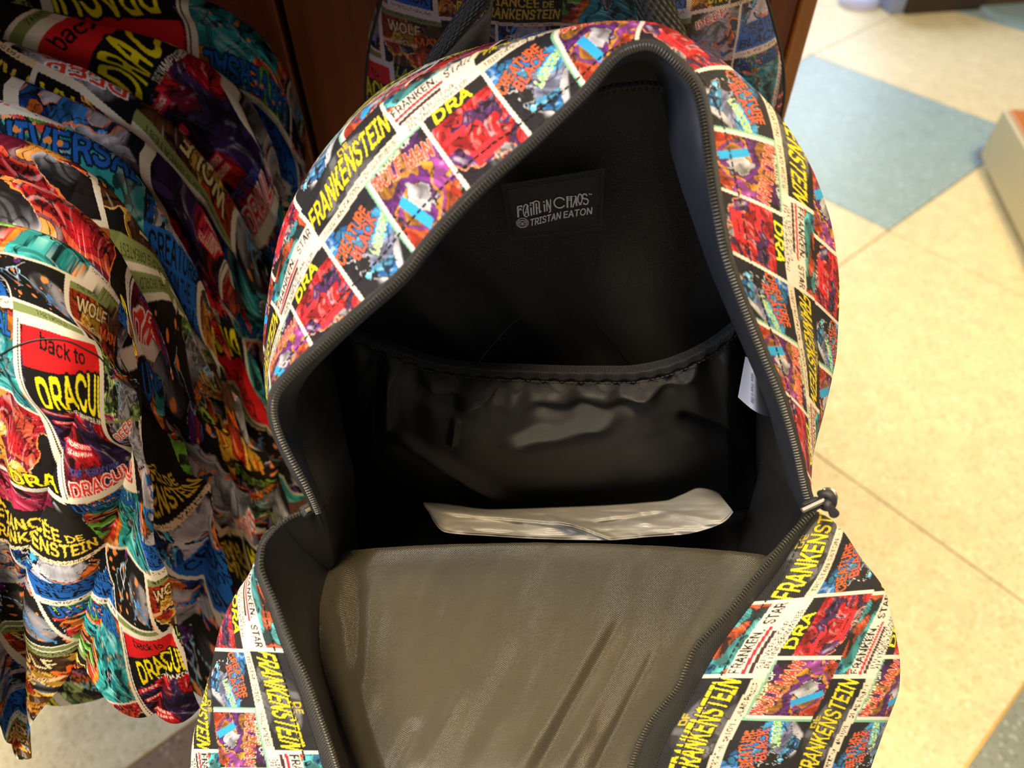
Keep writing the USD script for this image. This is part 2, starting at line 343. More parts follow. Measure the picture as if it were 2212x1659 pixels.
P_NIGHT = [t_art(45, "15130f", ["2858a8", "3f6fc0", "b03040", "5f2f78"], .6, scale=2.2, mass=(.75, .6, .26), cover=.36), t_bolt(8, "9fd4f4", .35, .85, .6, .005), t_bolt(9, "4a90d8", .7, .6, .5, .008),
           t_dots(40, 6, "e8884a", .035), t_rect(0, 0, 1, .10, OLIVE), t_text("THE WORLD", .3, .025, .7, .08, "1e2414", bold=False), t_rect(0, .10, 1, .14, CREAM), t_border(.004, CREAM, "r")]
P_RED = [t_art(51, "16100f", ["d8202a", "b81824", "f05a3c", "7a1830", "f0a03c"], .9, scale=2.8, mass=(.35, .5, .36), cover=.52, glow="f0843c"), t_text("DRA", .5, .1, .96, .3, "f2e21c", out="131210"), t_border(.006, CREAM, "lb")]
SHIRT_TILE = (.44, .42, [panel(0, 0, .13, .22, *P_DRA), panel(.13, 0, .09, .13, *P_SWIRL), panel(.13, .13, .09, .09, *P_GREEN), panel(.22, 0, .11, .12, *P_WOLF), panel(.22, .12, .11, .10, *P_NIGHT), panel(.33, 0, .11, .10, *P_RED), panel(.33, .10, .11, .12, *P_UNI),
    panel(0, .31, .13, .11, *P_UNI), panel(.13, .31, .09, .11, *P_BLUE), panel(.22, .31, .08, .11, *P_RED), panel(.30, .31, .14, .11, *P_FIA), panel(0, .22, .11, .09, *P_NIGHT), panel(.11, .22, .12, .09, *P_WOLF), panel(.23, .22, .10, .09, *P_SWIRL), panel(.33, .22, .11, .09, *P_BLUE)])
# the bag's smaller all-over print
B_BLUE = [t_art(61, "16161f", ["3f9fe0", "2f7fd0", "5fb4ea", "8a90b8"], 1.0, scale=2.0, mass=(.62, .30, .40), cover=.45), t_text("CREATURE", .04, .66, .80, .84, "f0642c", out="20242c", rot=14, arc=-.4),
          t_text("BLACK", .26, .50, .84, .66, "e8604a", out="20242c", rot=16), t_text("LAGOON", .5, .38, .98, .50, "6fc060", out="d8e0c0", rot=20), t_border(.0020, "e4dccf", "l"), t_border(.0012, MINT, "r")]
B_WOLF = [t_art(67, "15141c", ["e0401c", "f06a30", "a84aa8", "f0a03c", "7a2f90"], 1.0, scale=2.2, mass=(.52, .42, .36), cover=.43, spread=.5), t_rect(.30, .02, .42, .5, "2aa0e0", rot=22), t_text("WOLF MAN", .02, .66, .98, .88, "f0482c", out="f2b8a0", rot=-14, fat=.05),
          t_text("HOUSE OF", .2, .90, .8, .99, "d8e4d0"), t_border(.0020, "e4dccf", "l"), t_border(.0016, MINT, "t")]
B_RED = [t_art(71, "1a1018", ["e81c24", "c81420", "f03038", "5a2a6a", "e81c24"], 1.0, scale=2.2, mass=(.74, .34, .36), cover=.50, spread=.45, glow="ff8a3c"), t_rect(.0, .80, 1, 1, "1a181a"), t_text("DRA", .18, .82, .78, .99, "f4ea20", out="1a181a", shear=.15),
         t_rect(.1, .52, .45, .58, "e82a34"), t_rect(.3, .12, .75, .19, "e82a34"), t_rect(.3, .22, .7, .27, "e82a34"), t_border(.0020, "e4dccf", "l")]
B_FRANK = [t_art(77, "15151a", ["25252c", "1a1a22", "30303a"], .3, scale=2, cover=.3), t_text("FRANKENSTEIN", .02, .34, .98, .80, "e8d020", out="101010", shear=.12, fat=.04), t_text("DE", .5, .82, .62, .95, "c8b020"), t_rect(0, .0, 1, .20, "e0cfba"),
           t_text("TRISTAN EATON - DEAD PRESS", .06, .05, .94, .15, "241c18", bold=False), t_border(.0008, "e4dccf", "lr")]
B_BOX = [t_rect(-1, -1, 2, 2, "ead9cc"), t_rect(.0, .62, .62, 1.0, "1c2634"), t_art(81, "1a2230", ["2aa0e0", "5fd0d8", "e8602c"], .4, scale=2, cover=.55), t_rect(0, 0, 1, .66, "ead9cc"),
         t_text("FRANKEN.", .04, .46, .62, .64, "17151a", rot=0), t_rect(.0, .37, .66, .43, "e0203c"), t_rect(.04, .26, .60, .33, "3a2228"),
         t_text("SILVER STAR", .1, .14, .72, .23, "1c1a1c", bold=False), t_text("IN UNDERWATER", .1, .03, .86, .12, "1c1a1c", bold=False), t_text("STAR", .70, .40, .97, .60, "17151a"), t_border(.0012, "ead9cc", "lr")]
BAG_TILE = (.105, .076, [panel(0, 0, .035, .043, *B_BLUE), panel(.035, 0, .035, .043, *B_WOLF), panel(.070, 0, .035, .043, *B_RED), panel(.0, .043, .060, .033, *B_FRANK), panel(.060, .043, .045, .033, *B_BOX)])
def cloth_print(U, V, tile, shift=0.0):
    W, Hh, panels = tile
    U, V = np.ravel(U), np.ravel(V)
    row = np.floor(V / Hh); u, v = np.mod(U + row * W * shift, W), np.mod(V, Hh)
    col = np.zeros((len(u), 3)) + .02
    for x, y, w, h, ops in panels:
        i = np.nonzero((u >= x) & (u < x + w) & (v >= y) & (v < y + h))[0]
        if not len(i): continue
        a, b = (u[i] - x) / w, (v[i] - y) / h
        c = np.zeros((len(i), 3))
        for op in ops: op(c, a, b, w, h)
        col[i] = c
    return col

# ---------------------------------------------------------------- the setting: floor of terrazzo tiles
TH = math.radians(-51.50228); T = .68292374 * EYE_H; A0, B0 = .86603716 * EYE_H, -1.20131559 * EYE_H
FU, FV = np.array([math.cos(TH), math.sin(TH), 0]), np.array([-math.sin(TH), math.cos(TH), 0])
fl = thing("floor", kind="structure")
TONE = {(0, 1): "terrazzo_blue", (0, 3): "terrazzo_blue", (2, -1): "terrazzo_grey", (2, 0): "terrazzo_grey", (1, -2): "terrazzo_brown", (-2, 4): "terrazzo_blue", (-3, 1): "terrazzo_grey"}
for iu in range(-4, 4):
    for iv in range(-4, 6):
        c = FU * (B0 + (iu + .5) * T) + FV * (A0 + (iv + .5) * T)
        b = rbox((T - .004, T - .004, .02), .0012)
        obj("terrazzo_tile", MB().add(b.vertices @ np.stack([FU, FV, [0, 0, 1]]) + c - [0, 0, .01], b.faces), TONE.get((iu, iv), "terrazzo_cream"), fl, smooth=20)
mb = MB().box(FU * B0 + FV * (A0 + T) - [0, 0, .0132], (8 * T + .02, 10 * T + .02, .02), np.stack([FU, FV, [0, 0, 1]]))
obj("grout_bed", mb, "grout", fl, smooth=False)
for iu in (1, 2):
    for iv in (-3, -2, -1, 0) if iu == 2 else (-3, -2):
        c = FU * (B0 + iu * T) + FV * (A0 + (iv + .5) * T)
        obj("divider_strip", MB().box(c - [0, 0, .004], (.0036, T, .0082), np.stack([FU, FV, [0, 0, 1]])), "brass_strip", fl, smooth=False)

# wooden shop fixture behind the bags: boards with an open gap, end post
WY = .70
fx = thing("display_cabinet", "dark reddish-brown wooden fixture wall with a black gap behind the shirts and bags", "cabinet")
gx0 = PY(np.array([595.]), np.array([0.]), np.array([WY]))[0]; gx = PY(np.array([640.]), np.array([165.]), np.array([WY]))[0][0]
ZT = 1.50
post_r = PY(np.array([1728.]), np.array([125.]), np.array([WY - .05]))[0][0]; post_l = post_r - .040
def wbox(x0, x1, y0, y1, z0, z1): 
    b = rbox((x1 - x0, y1 - y0, z1 - z0), .0015); return MB().add(b.vertices + [(x0 + x1) / 2, (y0 + y1) / 2, (z0 + z1) / 2], b.faces)
obj("wood_board", wbox(-1.35, gx - .004, WY, WY + .03, 0, ZT), "brown_wood", fx, smooth=20)
obj("wood_board", wbox(gx + .004, post_l - .0005, WY, WY + .03, 0, ZT), "brown_wood", fx, smooth=20)
obj("added_shade_shelf", wbox(-1.35, post_r, .25, WY + .045, ZT + .0005, ZT + .03), "brown_wood", fx, smooth=20)  # unseen shelf, added to shade the wall, second bag and rear shirts
obj("gap_backing", wbox(gx - .03, gx + .03, WY + .031, WY + .045, 0, ZT), "dark_gap", fx, smooth=20)
obj("end_post", wbox(post_l, post_r - .0145, WY - .05, WY + .06, 0, ZT), "brown_wood", fx, smooth=20)
obj("edge_trim", wbox(post_r - .014, post_r, WY - .055, WY + .065, 0, ZT), "light_wood", fx, smooth=20, label="lighter wooden edge strip")

# ---------------------------------------------------------------- shirts on the rail
def shirt(k, ridge, mid, hem, Y, seed, label, vis=.36, off=(0, 0), rot=0, ns=360, nw=130, anchors=None):
    """hanging shirt: ridge = the shoulder and sleeve line, columns of cloth fall from it to the hem; folded over at the ridge and at the side"""
    r = np.random.default_rng(seed)
    C = PY(*spline(ridge, 400).T, np.full(400, Y)); C = smooth1(C, 25)
    if hem is not None: Hm = PY(*spline(hem, 400).T, np.full(400, Y - .125))
    else:
        t = np.linspace(0, 1, 400)[:, None]; Hm = np.hstack([-.75 + t * (.75 - .195), np.full((400, 1), Y - .11 + .022 * (k - 1)), .84 - .01 * k + .01 * np.sin(9 * t + k)])
    mp = PY(np.array([mid[0]]), np.array([mid[1]]), np.array([Y - .05]))[0]
    S = np.concatenate([np.linspace(0, .25, 30)[:-1], np.linspace(.25, 1, ns)]) if hem is None else np.concatenate([np.linspace(0, .32, 30)[:-1], np.linspace(.32, 1, ns)])
    idx = S * 399
    pick = lambda A: np.stack([np.interp(idx, np.arange(400), A[:, i]) for i in range(3)], 1)
    c, h = pick(C), pick(Hm)
    bend = (mp - (c[-1] + h[-1]) / 2) * 2
    nbk = 40
    back = -.10 * np.linspace(1, 0, nbk)[:-1] ** 2
    Wt = np.concatenate([back, vis * np.linspace(0, 1, nw) ** 1.6, np.linspace(vis, 1, 60 if vis < 1 else 2)[1:]])
    aw = np.abs(Wt)
    ctr = (c + h) / 2 + bend * (S ** 4)[:, None] * .5
    w = aw[None, :, None]
    P = c[:, None] * (1 - w) ** 2 + 2 * ctr[:, None] * w * (1 - w) + h[:, None] * w ** 2
    sl = arclen(c); U = np.broadcast_to(sl[:, None], P.shape[:2]) * (1 + .5 * aw[None])
    V = Wt[None] * np.linalg.norm(h - c, axis=1)[:, None]
    # folds: columns, plus soft swags below the ridge
    x = U * 1.0; ph = r.uniform(0, 6, 4)
    ripple = lambda z: 1 - 2 * np.abs(np.sin(z)) ** .75
    f = .75 * ripple(np.pi * x / .105 + ph[0] + 1.6 * fb(x * 5, V * 2.2, seed, 2)) + .30 * ripple(np.pi * x / .052 + ph[1] + 2.2 * fb(x * 4, V * 3, seed + 3, 2)) + .8 * (fb(x * 8, V * 3.0, seed + 5, 3) - .5)
    amp = .003 + (.010 if k == 0 else .0075) * sstep(.03, .45, aw)[None]
    sw = np.sin(2 * np.pi * (V / .052) + ph[2] + 5 * fb(x * 3, V * 3, seed + 7, 2)) * .006 * np.exp(-(V / .16) ** 2) + (fb(x * 13, V * 13, seed + 8, 3) - .5) * .010
    # roll-over at the ridge and the side
    e = np.minimum(aw[None] * np.linalg.norm(h - c, axis=1)[:, None], (sl[-1] - sl)[:, None] * .8 + .002)
    Rr = .012; q = np.clip(1 - e / Rr, 0, 1); roll = Rr * (1 - np.sqrt(1 - q * q * .999))
    roll = np.where(Wt[None] < 0, 2 * Rr - roll, roll)
    P0 = P.copy(); P0[..., 1] += roll
    P = P.copy(); P[..., 1] += (amp * f + sw) * np.where(Wt < 0, -.3, 1)[None] + roll
    P[..., 0] += .35 * (amp * (fb(x * 7, V * 4, seed + 11, 2) - .5))
    V = np.concatenate([np.zeros((P.shape[0], 1)), np.cumsum(np.linalg.norm(np.diff(P0, axis=1), axis=2), axis=1)], 1); V = V - V[:, nbk - 1:nbk]
    ln_ = np.linalg.norm(h - c, axis=1)[:, None]; V = .75 * V.mean(0)[None] * ln_ / ln_.mean() + .25 * V
    U = np.broadcast_to((sl - sl[-1])[:, None], P.shape[:2]) * (1 + .35 * aw[None])
    if anchors:
        cl = (P - EYE) @ ROT; ppx, ppy = 1106 + FPX * cl[..., 0] / -cl[..., 2], 829.5 - FPX * cl[..., 1] / -cl[..., 2]
        z = []
        for ax, ay, au, av in anchors:
            i = np.unravel_index(np.argmin(np.hypot(ppx - ax, ppy - ay) + 1e3 * (Wt < 0)[None]), ppx.shape); z.append((complex(U[i], -V[i]), complex(au, av)))
        kk = (z[1][1] - z[0][1]) / (z[1][0] - z[0][0]); q_ = (U - 1j * V - z[0][0]) * kk + z[0][1]; uu, vv = q_.real, q_.imag
    else:
        cr, sr = 1.15 * math.cos(math.radians(rot)), 1.15 * math.sin(math.radians(rot))
        uu, vv = U * cr + V * sr + off[0], U * sr - V * cr + off[1]
    uv = np.stack([uu, vv], -1).reshape(-1, 2)
    col = cloth_print(uv[:, 0], uv[:, 1], SHIRT_TILE)
    s = thing("printed_shirt", label, "shirt", "collage-print shirts hanging in a row")
    n, m = P.shape[:2]
    obj("shirt_cloth", (P.reshape(-1, 3), grid_faces(n, m, True)), "printed_cotton", s, uv=uv, color=col)
    # top-stitched seam a little below the ridge
    j = np.searchsorted(Wt, .045 / np.linalg.norm(h - c, axis=1).mean())
    st = MB(); line = P[30::6, j] - [0, .0012, 0]
    st.tube(resample(line, 120), .0004, 4); obj("seam_stitching", st, "black_thread", s)
    return c

LB = ["nearest and lowest of the hanging collage-print shirts, its whole front and hem in view", "second collage-print shirt from the front, its lower side showing beside the backpack",
      "third collage-print shirt from the front in the row at left", "fourth collage-print shirt from the front, in the middle of the hanging row", "fifth collage-print shirt from the front in the hanging row at left",
      "third collage-print shirt from the wooden cabinet in the hanging row", "collage-print shirt second from the wooden cabinet in the hanging row", "hindmost collage-print shirt, hanging nearest the dark wooden cabinet"]
hem0 = [(-620, 1800), (-300, 1680), (-60, 1545), (0, 1500), (28, 1580), (50, 1608), (82, 1600), (70, 1560), (130, 1502), (200, 1474), (255, 1490), (320, 1520), (425, 1550)]
shirt(0, [(-700, 440), (-300, 490), (0, 535), (80, 562), (150, 608), (215, 680), (255, 765)], (348, 1090), hem0, .27, 100, LB[0], vis=1.0, anchors=[(28, 668, 0, .22), (140, 1085, 0, 0)], ns=420, nw=560)
ridges = [([(-600, 330), (-200, 380), (0, 420), (100, 462), (200, 545), (270, 665), (325, 800)], (455, 1120)),
          ([(-500, 250), (-200, 285), (0, 330), (110, 370), (210, 440), (300, 560), (370, 700), (420, 830)], (560, 1110)),
          ([(-500, 150), (-200, 200), (0, 250), (120, 300), (240, 370), (330, 480), (400, 600), (455, 760)], (600, 1050)),
          ([(-400, 70), (-150, 130), (0, 190), (130, 240), (260, 310), (380, 420), (450, 540), (505, 700)], (640, 980)),
          ([(-400, 0), (-150, 50), (0, 110), (150, 165), (280, 230), (400, 330), (480, 440), (545, 570)], (655, 850)),
          ([(-350, -90), (-150, -40), (0, 20), (150, 60), (330, 105), (450, 170), (540, 260), (590, 390)], (668, 690)),
          ([(-250, -180), (-100, -110), (120, -55), (280, -15), (420, 15), (510, 60), (580, 125), (622, 205), (648, 300)], (692, 520))]
for k, (rg, md) in enumerate(ridges):
    shirt(k + 1, rg, md, None, .312 + .046 * k, 101 + k, LB[k + 1], vis=.62 if k == 0 else .5, off=(.11 * k + .06, .17 * k), rot=(-35, 150, -20, 165, 190, -60, 170)[k], ns=420, nw=200)

# garment rail and hangers, above and left of the picture, that carry the shirts
rail = thing("garment_rail", "steel rail from the cabinet that carries the row of shirts", "rail")
RX, RZ = -.50, 1.42
obj("rail_tube", MB().tube([(RX, WY - .0005, RZ), (RX, .45, RZ), (RX, .12, RZ)], .012, 16), "steel", rail)
obj("wall_flange", MB().tube([(RX, WY - .0005, RZ), (RX, WY - .012, RZ)], .03, 20), "steel", rail)

# ---------------------------------------------------------------- the backpack
bag = thing("backpack", "open zipped backpack with small all-over collage print and black lining, in the centre", "backpack")
# zipper line and outer outline of the main compartment, matched pairs (zip px,py,Y ; outline px,py,Y), clockwise from the left slider
PAIRS = [(680, 1105, .185, 692, 1092, .20), (655, 1052, .187, 670, 1040, .21), (623, 995, .192, 642, 985, .23), (594, 932, .197, 602, 922, .245), (583, 885, .200, 577, 862, .255), (588, 849, .203, 573, 800, .268),
         (617, 811, .207, 572, 740, .278), (699, 735, .215, 582, 625, .288), (781, 663, .222, 604, 502, .296), (876, 580, .231, 655, 390, .304), (918, 525, .236, 712, 312, .308), (1035, 399, .250, 830, 217, .313),
         (1161, 291, .268, 985, 142, .318), (1260, 196, .285, 1150, 88, .322), (1345, 106, .302, 1325, 49, .327), (1400, 92, .307, 1400, 48, .328), (1469, 136, .303, 1500, 90, .325), (1513, 190, .294, 1605, 168, .321),
         (1532, 269, .282, 1695, 265, .316), (1542, 364, .268, 1766, 392, .310), (1554, 443, .257, 1800, 505, .304), (1573, 546, .245, 1812, 620, .295), (1621, 681, .232, 1806, 740, .285), (1656, 768, .223, 1796, 812, .274),
         (1691, 854, .213, 1778, 900, .256), (1722, 958, .202, 1757, 985, .228), (1746, 1062, .190, 1752, 1058, .205), (1757, 1096, .185, 1762, 1092, .195)]
PR = np.array(PAIRS, float)
kn = np.concatenate([[0], np.cumsum(np.linalg.norm(np.diff((PR[:, :2] + PR[:, 3:5]) / 2, axis=0), axis=1))]); kn /= kn[-1]
NS = 1250
tt = np.linspace(0, 1, NS)
zc = smooth1(spline(PR[:, :3], t=tt, k=kn), 41); oc = smooth1(spline(PR[:, 3:], t=tt, k=kn), 41)
Z3, O3 = PY(*zc.T), PY(*oc.T)
CEN = O3.mean(0)
B3 = O3.copy(); B3[:, 1] = .372; B3[:, 0] = CEN[0] + (B3[:, 0] - CEN[0]) * .92; B3[:, 2] = CEN[2] + (B3[:, 2] - CEN[2]) * np.where(B3[:, 2] > CEN[2], .80, .97); wl = sstep(.22, 0, tt)[:, None]; wr = sstep(.82, .97, tt)[:, None]
B3 = B3 * (1 - wl) + np.array([-.168, .372, .87]) * wl; B3 = B3 * (1 - wr) + np.array([.228, .372, .87]) * wr; B3 = smooth1(B3, 31)
# printed gusset: zip edge -> bulge -> outline -> back
def loft(rows, ts):
    """rows: list of (t, curve); pchip across"""
    return np.moveaxis(PchipInterpolator([r[0] for r in rows], np.stack([r[1] for r in rows]), axis=0)(ts), 0, 1)
mid = (Z3 + O3) / 2; nrm = EYE - mid; nrm /= np.linalg.norm(nrm, axis=1, keepdims=True)
wband = np.linalg.norm(O3 - Z3, axis=1)[:, None]
midb = mid + nrm * (.10 * wband)
q1 = Z3 * .72 + O3 * .28 + nrm * .07 * wband; q3 = Z3 * .25 + O3 * .75 + nrm * .075 * wband
ob = O3 * .45 + B3 * .55
ts = np.concatenate([np.linspace(0, 1, 130), np.linspace(1, 2, 24)[1:]])
G = loft([(0, Z3), (.28, q1), (.52, midb), (.76, q3), (1, O3), (1.5, ob), (2, B3)], ts)
Ug = np.broadcast_to(arclen(mid)[:, None], G.shape[:2]); Vg = np.concatenate([np.zeros((NS, 1)), np.cumsum(np.linalg.norm(np.diff(G, axis=1), axis=2), axis=1)], 1)
puck = (fb(Ug * 60, Vg * 22, 5, 2) - .5) * .0022 + (fb(Ug * 14, Vg * 14, 6, 2) - .5) * .005 * sstep(0, .02, Vg)
G = G + puck[..., None] * nrm[:, None]
uv = np.stack([Ug + .0 - .18 * Vg, Vg], -1).reshape(-1, 2)
obj("printed_gusset", (G.reshape(-1, 3), grid_faces(*G.shape[:2])), "printed_canvas", bag, uv=uv, color=cloth_print(uv[:, 0] + .074, uv[:, 1] - .0015, BAG_TILE), label="colourful printed side band of the main compartment")
# outer back of the bag
cap = np.stack([B3[::10], CEN + (B3[::10] - CEN) * .5, np.broadcast_to(CEN, B3[::10].shape)], 1); cap[:, 1, 1] = .380; cap[:, 2, 1] = .382
obj("back_panel", MB().grid(cap), "black_webbing", bag, uv=cap.reshape(-1, 3)[:, [0, 2]], label="black outer back of the bag")

def zipper(curve, side, name_tape, w0, w1, pitch=.0015):
    """rows of small plastic teeth along a curve; side = unit vectors towards the cloth"""
    n = int(arclen(curve)[-1] / pitch); c = resample(curve, n); sd = resample(side, n); t = np.gradient(c, axis=0); t /= np.linalg.norm(t, axis=1, keepdims=True)
    sd = sd - (sd * t).sum(1, keepdims=True) * t; sd /= np.linalg.norm(sd, axis=1, keepdims=True); up = np.cross(t, sd); up *= np.sign((up * (EYE - c)).sum(1, keepdims=True))
    tb = rbox((.0010, .0029, .0022), .0004); v0, f0 = tb.vertices, tb.faces; mb = MB()
    for i in range(n):
        mb.add(c[i] + v0 @ np.stack([t[i], sd[i], up[i]]) - sd[i] * .0008 + up[i] * .0012, f0)
    return mb
toc = O3 - Z3; toc = toc / np.linalg.norm(toc, axis=1, keepdims=True)
inw = EYE + (CEN - EYE) * 1.0 - Z3
# zipper tape of the main compartment: narrow black strip between teeth and print, and a rolled cord edge
viewz = EYE - Z3; viewz /= np.linalg.norm(viewz, axis=1, keepdims=True)
tanz = np.gradient(Z3, axis=0); tanz /= np.linalg.norm(tanz, axis=1, keepdims=True)
outz = np.cross(tanz, viewz); outz *= np.sign((outz * toc).sum(1).mean())
TW = .0034
ti = np.linspace(-1, 1, 9)
tape = Z3[:, None] + outz[:, None] * (ti * TW * .55)[None, :, None] + viewz[:, None] * (.0016 * (1 - ti ** 2))[None, :, None]
obj("zipper_tape", (tape.reshape(-1, 3), grid_faces(*tape.shape[:2])), "zipper_tape", bag, uv=np.stack([np.broadcast_to(arclen(Z3)[:, None], tape.shape[:2]), np.broadcast_to(ti * TW, tape.shape[:2])], -1).reshape(-1, 2))
obj("zipper_teeth", zipper(Z3 - outz * .0008 + viewz * .0012, outz, "", 0, 0), "teeth_plastic", bag, kind="stuff", label="row of dark zipper teeth around the upper opening")
def stitch(curve, off_dir, off, r=.00035, dash=.0032):
    c = curve + off_dir * off; L = arclen(c)[-1]; n = int(L / dash); mb = MB()
    cc = resample(c, n * 3 + 1)
    for i in range(n): mb.tube(cc[i * 3:i * 3 + 3], r, 5)
    return mb
jst = 22
obj("gusset_stitching", stitch(G[:, jst], viewz, .0006), "black_thread", bag, kind="stuff", label="black stitches beside the zipper")

# inside: facing behind the zip, gusset lining, back lining
FAC = [(680, 1105, 700, 1100), (655, 1052, 684, 1050), (623, 995, 664, 1000), (594, 932, 650, 950), (583, 885, 640, 905), (588, 849, 640, 866), (617, 811, 655, 830), (699, 735, 712, 752), (781, 663, 790, 672), (876, 580, 882, 587), (1035, 399, 1042, 405),
       (1161, 291, 1168, 297), (1260, 196, 1272, 206), (1345, 106, 1352, 132), (1400, 92, 1396, 128), (1469, 136, 1420, 170), (1513, 190, 1436, 235), (1532, 269, 1446, 310), (1542, 364, 1470, 400), (1554, 443, 1494, 470), (1573, 546, 1528, 570),
       (1621, 681, 1588, 712), (1656, 768, 1622, 790), (1691, 854, 1655, 872), (1722, 958, 1684, 975), (1746, 1062, 1716, 1075), (1757, 1096, 1735, 1105)]
FA = np.array(FAC, float)
# facing inner edge follows the zip's own parameter
kz = np.array([tt[np.argmin(np.hypot(zc[:, 0] - a, zc[:, 1] - b))] for a, b in FA[:, :2]]); kz = np.maximum.accumulate(kz + np.arange(len(kz)) * 1e-9); kz[0], kz[-1] = 0, 1
fe = smooth1(spline(FA[:, 2:], t=tt, k=kz), 31)
fw = np.hypot(*(fe - zc[:, :2]).T)
F3 = PY(fe[:, 0], fe[:, 1], zc[:, 2] + .006 + .00028 * fw)
hf = loft([(0, Z3 - outz * .002), (.12, Z3 - outz * .0035 - viewz * .001), (1, F3)], np.linspace(0, 1, 14))
uf = np.broadcast_to(arclen(Z3)[:, None], hf.shape[:2]); vf = np.linspace(0, 1, 14)[None] * np.linalg.norm(F3 - Z3, axis=1)[:, None]
hf = hf + ((fb(uf * 45, vf * 30, 21, 2) - .5) * .006 * np.minimum(vf / .012, 1))[..., None] * viewz[:, None]
obj("zip_facing", (hf.reshape(-1, 3), grid_faces(*hf.shape[:2], True)), "navy_facing", bag, uv=np.stack([uf, vf], -1).reshape(-1, 2), label="navy-black facing behind the zipper")
# back lining outline (inside of the outline, at the back)
L3 = CEN + (O3 - CEN) * [.915, 1, .86]; L3[:, 1] = .344; L3 = smooth1(L3, 31)
# lower corners: the outline must reach down to the bottom seam
bl, br = PY(np.array([735.]), np.array([1105.]), np.array([.345]))[0], PY(np.array([1640.]), np.array([1090.]), np.array([.345]))[0]
wl = sstep(.10, 0, tt)[:, None]; wr = sstep(.90, 1, tt)[:, None]
L3 = L3 * (1 - wl) + bl * wl; L3 = L3 * (1 - wr) + br * wr
m1 = CEN + (O3 - CEN) * .88; m1[:, 1] = np.maximum(O3[:, 1] * .75 + .085, hf[:, -1, 1] + .01)
m1 = m1 * .6 + (hf[:, -1] + L3) * .2
GL_ = loft([(0, hf[:, -1]), (.4, m1), (1, L3)], np.linspace(0, 1, 40))
ug = np.broadcast_to(arclen(mid)[:, None], GL_.shape[:2]); vg = np.broadcast_to(np.linspace(0, .13, 40)[None], GL_.shape[:2])
wr_ = (fb(ug * 26, vg * 18, 31, 3) - .2) * .016 * np.sin(np.pi * np.linspace(0, 1, 40))[None]
tc = CEN - GL_; tc /= np.linalg.norm(tc, axis=2, keepdims=True)
GL_ = GL_ + wr_[..., None] * tc
obj("gusset_lining", (GL_.reshape(-1, 3), grid_faces(*GL_.shape[:2], True)), "pocket_shaded_lining", bag, uv=np.stack([ug, vg], -1).reshape(-1, 2))
# back lining: from the outline to the centre
NSB = NS // 3
pb0 = PY(np.linspace(1640, 735, 60), np.interp(np.linspace(0, 1, 60), [0, .5, 1], [1092, 1118, 1106]), np.full(60, .346))
Lb = np.vstack([L3[::3], pb0]); cb = Lb.mean(0)
bt = np.linspace(0, 1, 60)
BL = Lb[:, None] * (1 - bt)[None, :, None] + cb * bt[None, :, None]
drape = (fb(BL[..., 0] * 16 + BL[..., 2] * 9, BL[..., 2] * 5, 41, 3) - .5) * .022 * np.minimum(bt * 5, 1)[None]
BL[..., 1] += drape - .004 * np.minimum(bt * 5, 1)[None]
obj("back_lining", (BL.reshape(-1, 3), grid_faces(*BL.shape[:2], True)), "pocket_shaded_lining", bag, uv=BL.reshape(-1, 3)[:, [0, 2]])
# webbing seam across the top of the lining
sx = np.linspace(1290, 1445, 40); sy = np.interp(sx, [1290, 1330, 1400, 1445], [202, 190, 184, 190])
sg = np.stack([PY(sx, sy - 11, np.full(40, .322)), PY(sx, sy, np.full(40, .3195)), PY(sx, sy + 11, np.full(40, .322))], 1)
obj("binding_tape", MB().grid(sg), "black_webbing", bag, uv=np.stack([np.broadcast_to(sx[:, None] * .00022, (40, 3)), np.broadcast_to([0, .003, .006], (40, 3))], -1).reshape(-1, 2))

# gathered inner pocket with elastic top
ET = [(742, 706), (775, 722), (845, 748), (905, 770), (971, 785), (1050, 793), (1130, 796), (1260, 800), (1350, 800), (1420, 790), (1480, 770), (1540, 738), (1575, 712), (1606, 680)]
NE = 260
et = smooth1(spline(ET, NE), 15)
eb = et + np.stack([np.zeros(NE), np.interp(np.linspace(0, 1, NE), [0, .1, .5, .9, 1], [19, 24, 26, 27, 24])], 1)
ye = np.interp(np.linspace(0, 1, NE), [0, .12, .5, .88, 1], [.318, .305, .298, .304, .318])
e0, e1 = PY(et[:, 0], et[:, 1], ye), PY(eb[:, 0], eb[:, 1], ye - .002)
wv = np.sin(np.linspace(0, 1, NE) * 150)[:, None] * .0006 * np.array([0, 1, 0])
eg = np.stack([e0 + [0, .004, 0], e0, (e0 + e1) / 2 - [0, .0022, 0] + wv, e1 + wv * 2, e1 + [0, .005, 0]], 1)
pocket = UsdGeom.Xform.Define(stage, path_for("inner_pocket", bag)).GetPrim()
ue = arclen(e0)
obj("elastic_band", MB().grid(eg), "black_webbing", pocket, uv=np.stack([np.broadcast_to(ue[:, None] * 3, eg.shape[:2]), np.broadcast_to(np.array([0, .001, .004, .007, .008]) * 1.5, eg.shape[:2])], -1).reshape(-1, 2), label="ribbed elastic along the pocket top")
pbx = np.interp(np.linspace(0, 1, NE), [0, 1], [730, 1640]); pby = np.interp(np.linspace(0, 1, NE), [0, .5, 1], [1108, 1118, 1095])
pb = PY(pbx, pby, np.full(NE, .338))
mx = np.interp(np.linspace(0, 1, NE), [0, .1, .5, .9, 1], [728, 820, 1180, 1560, 1625]); my = np.full(NE, 930.)
ym = np.interp(np.linspace(0, 1, NE), [0, .08, .3, .5, .7, .92, 1], [.338, .302, .288, .286, .292, .312, .340])
pm = PY(mx, my, ym)
nt = 110; pt = np.linspace(0, 1, nt)
PK = loft([(0, e1 + [0, .001, 0]), (.45, pm), (1, pb)], pt)
upk = np.broadcast_to(ue[:, None], PK.shape[:2]); vpk = np.broadcast_to(pt[None] * .2, PK.shape[:2])
gath = np.exp(-pt * 5.0)[None] * np.minimum(pt * 18, 1)[None]
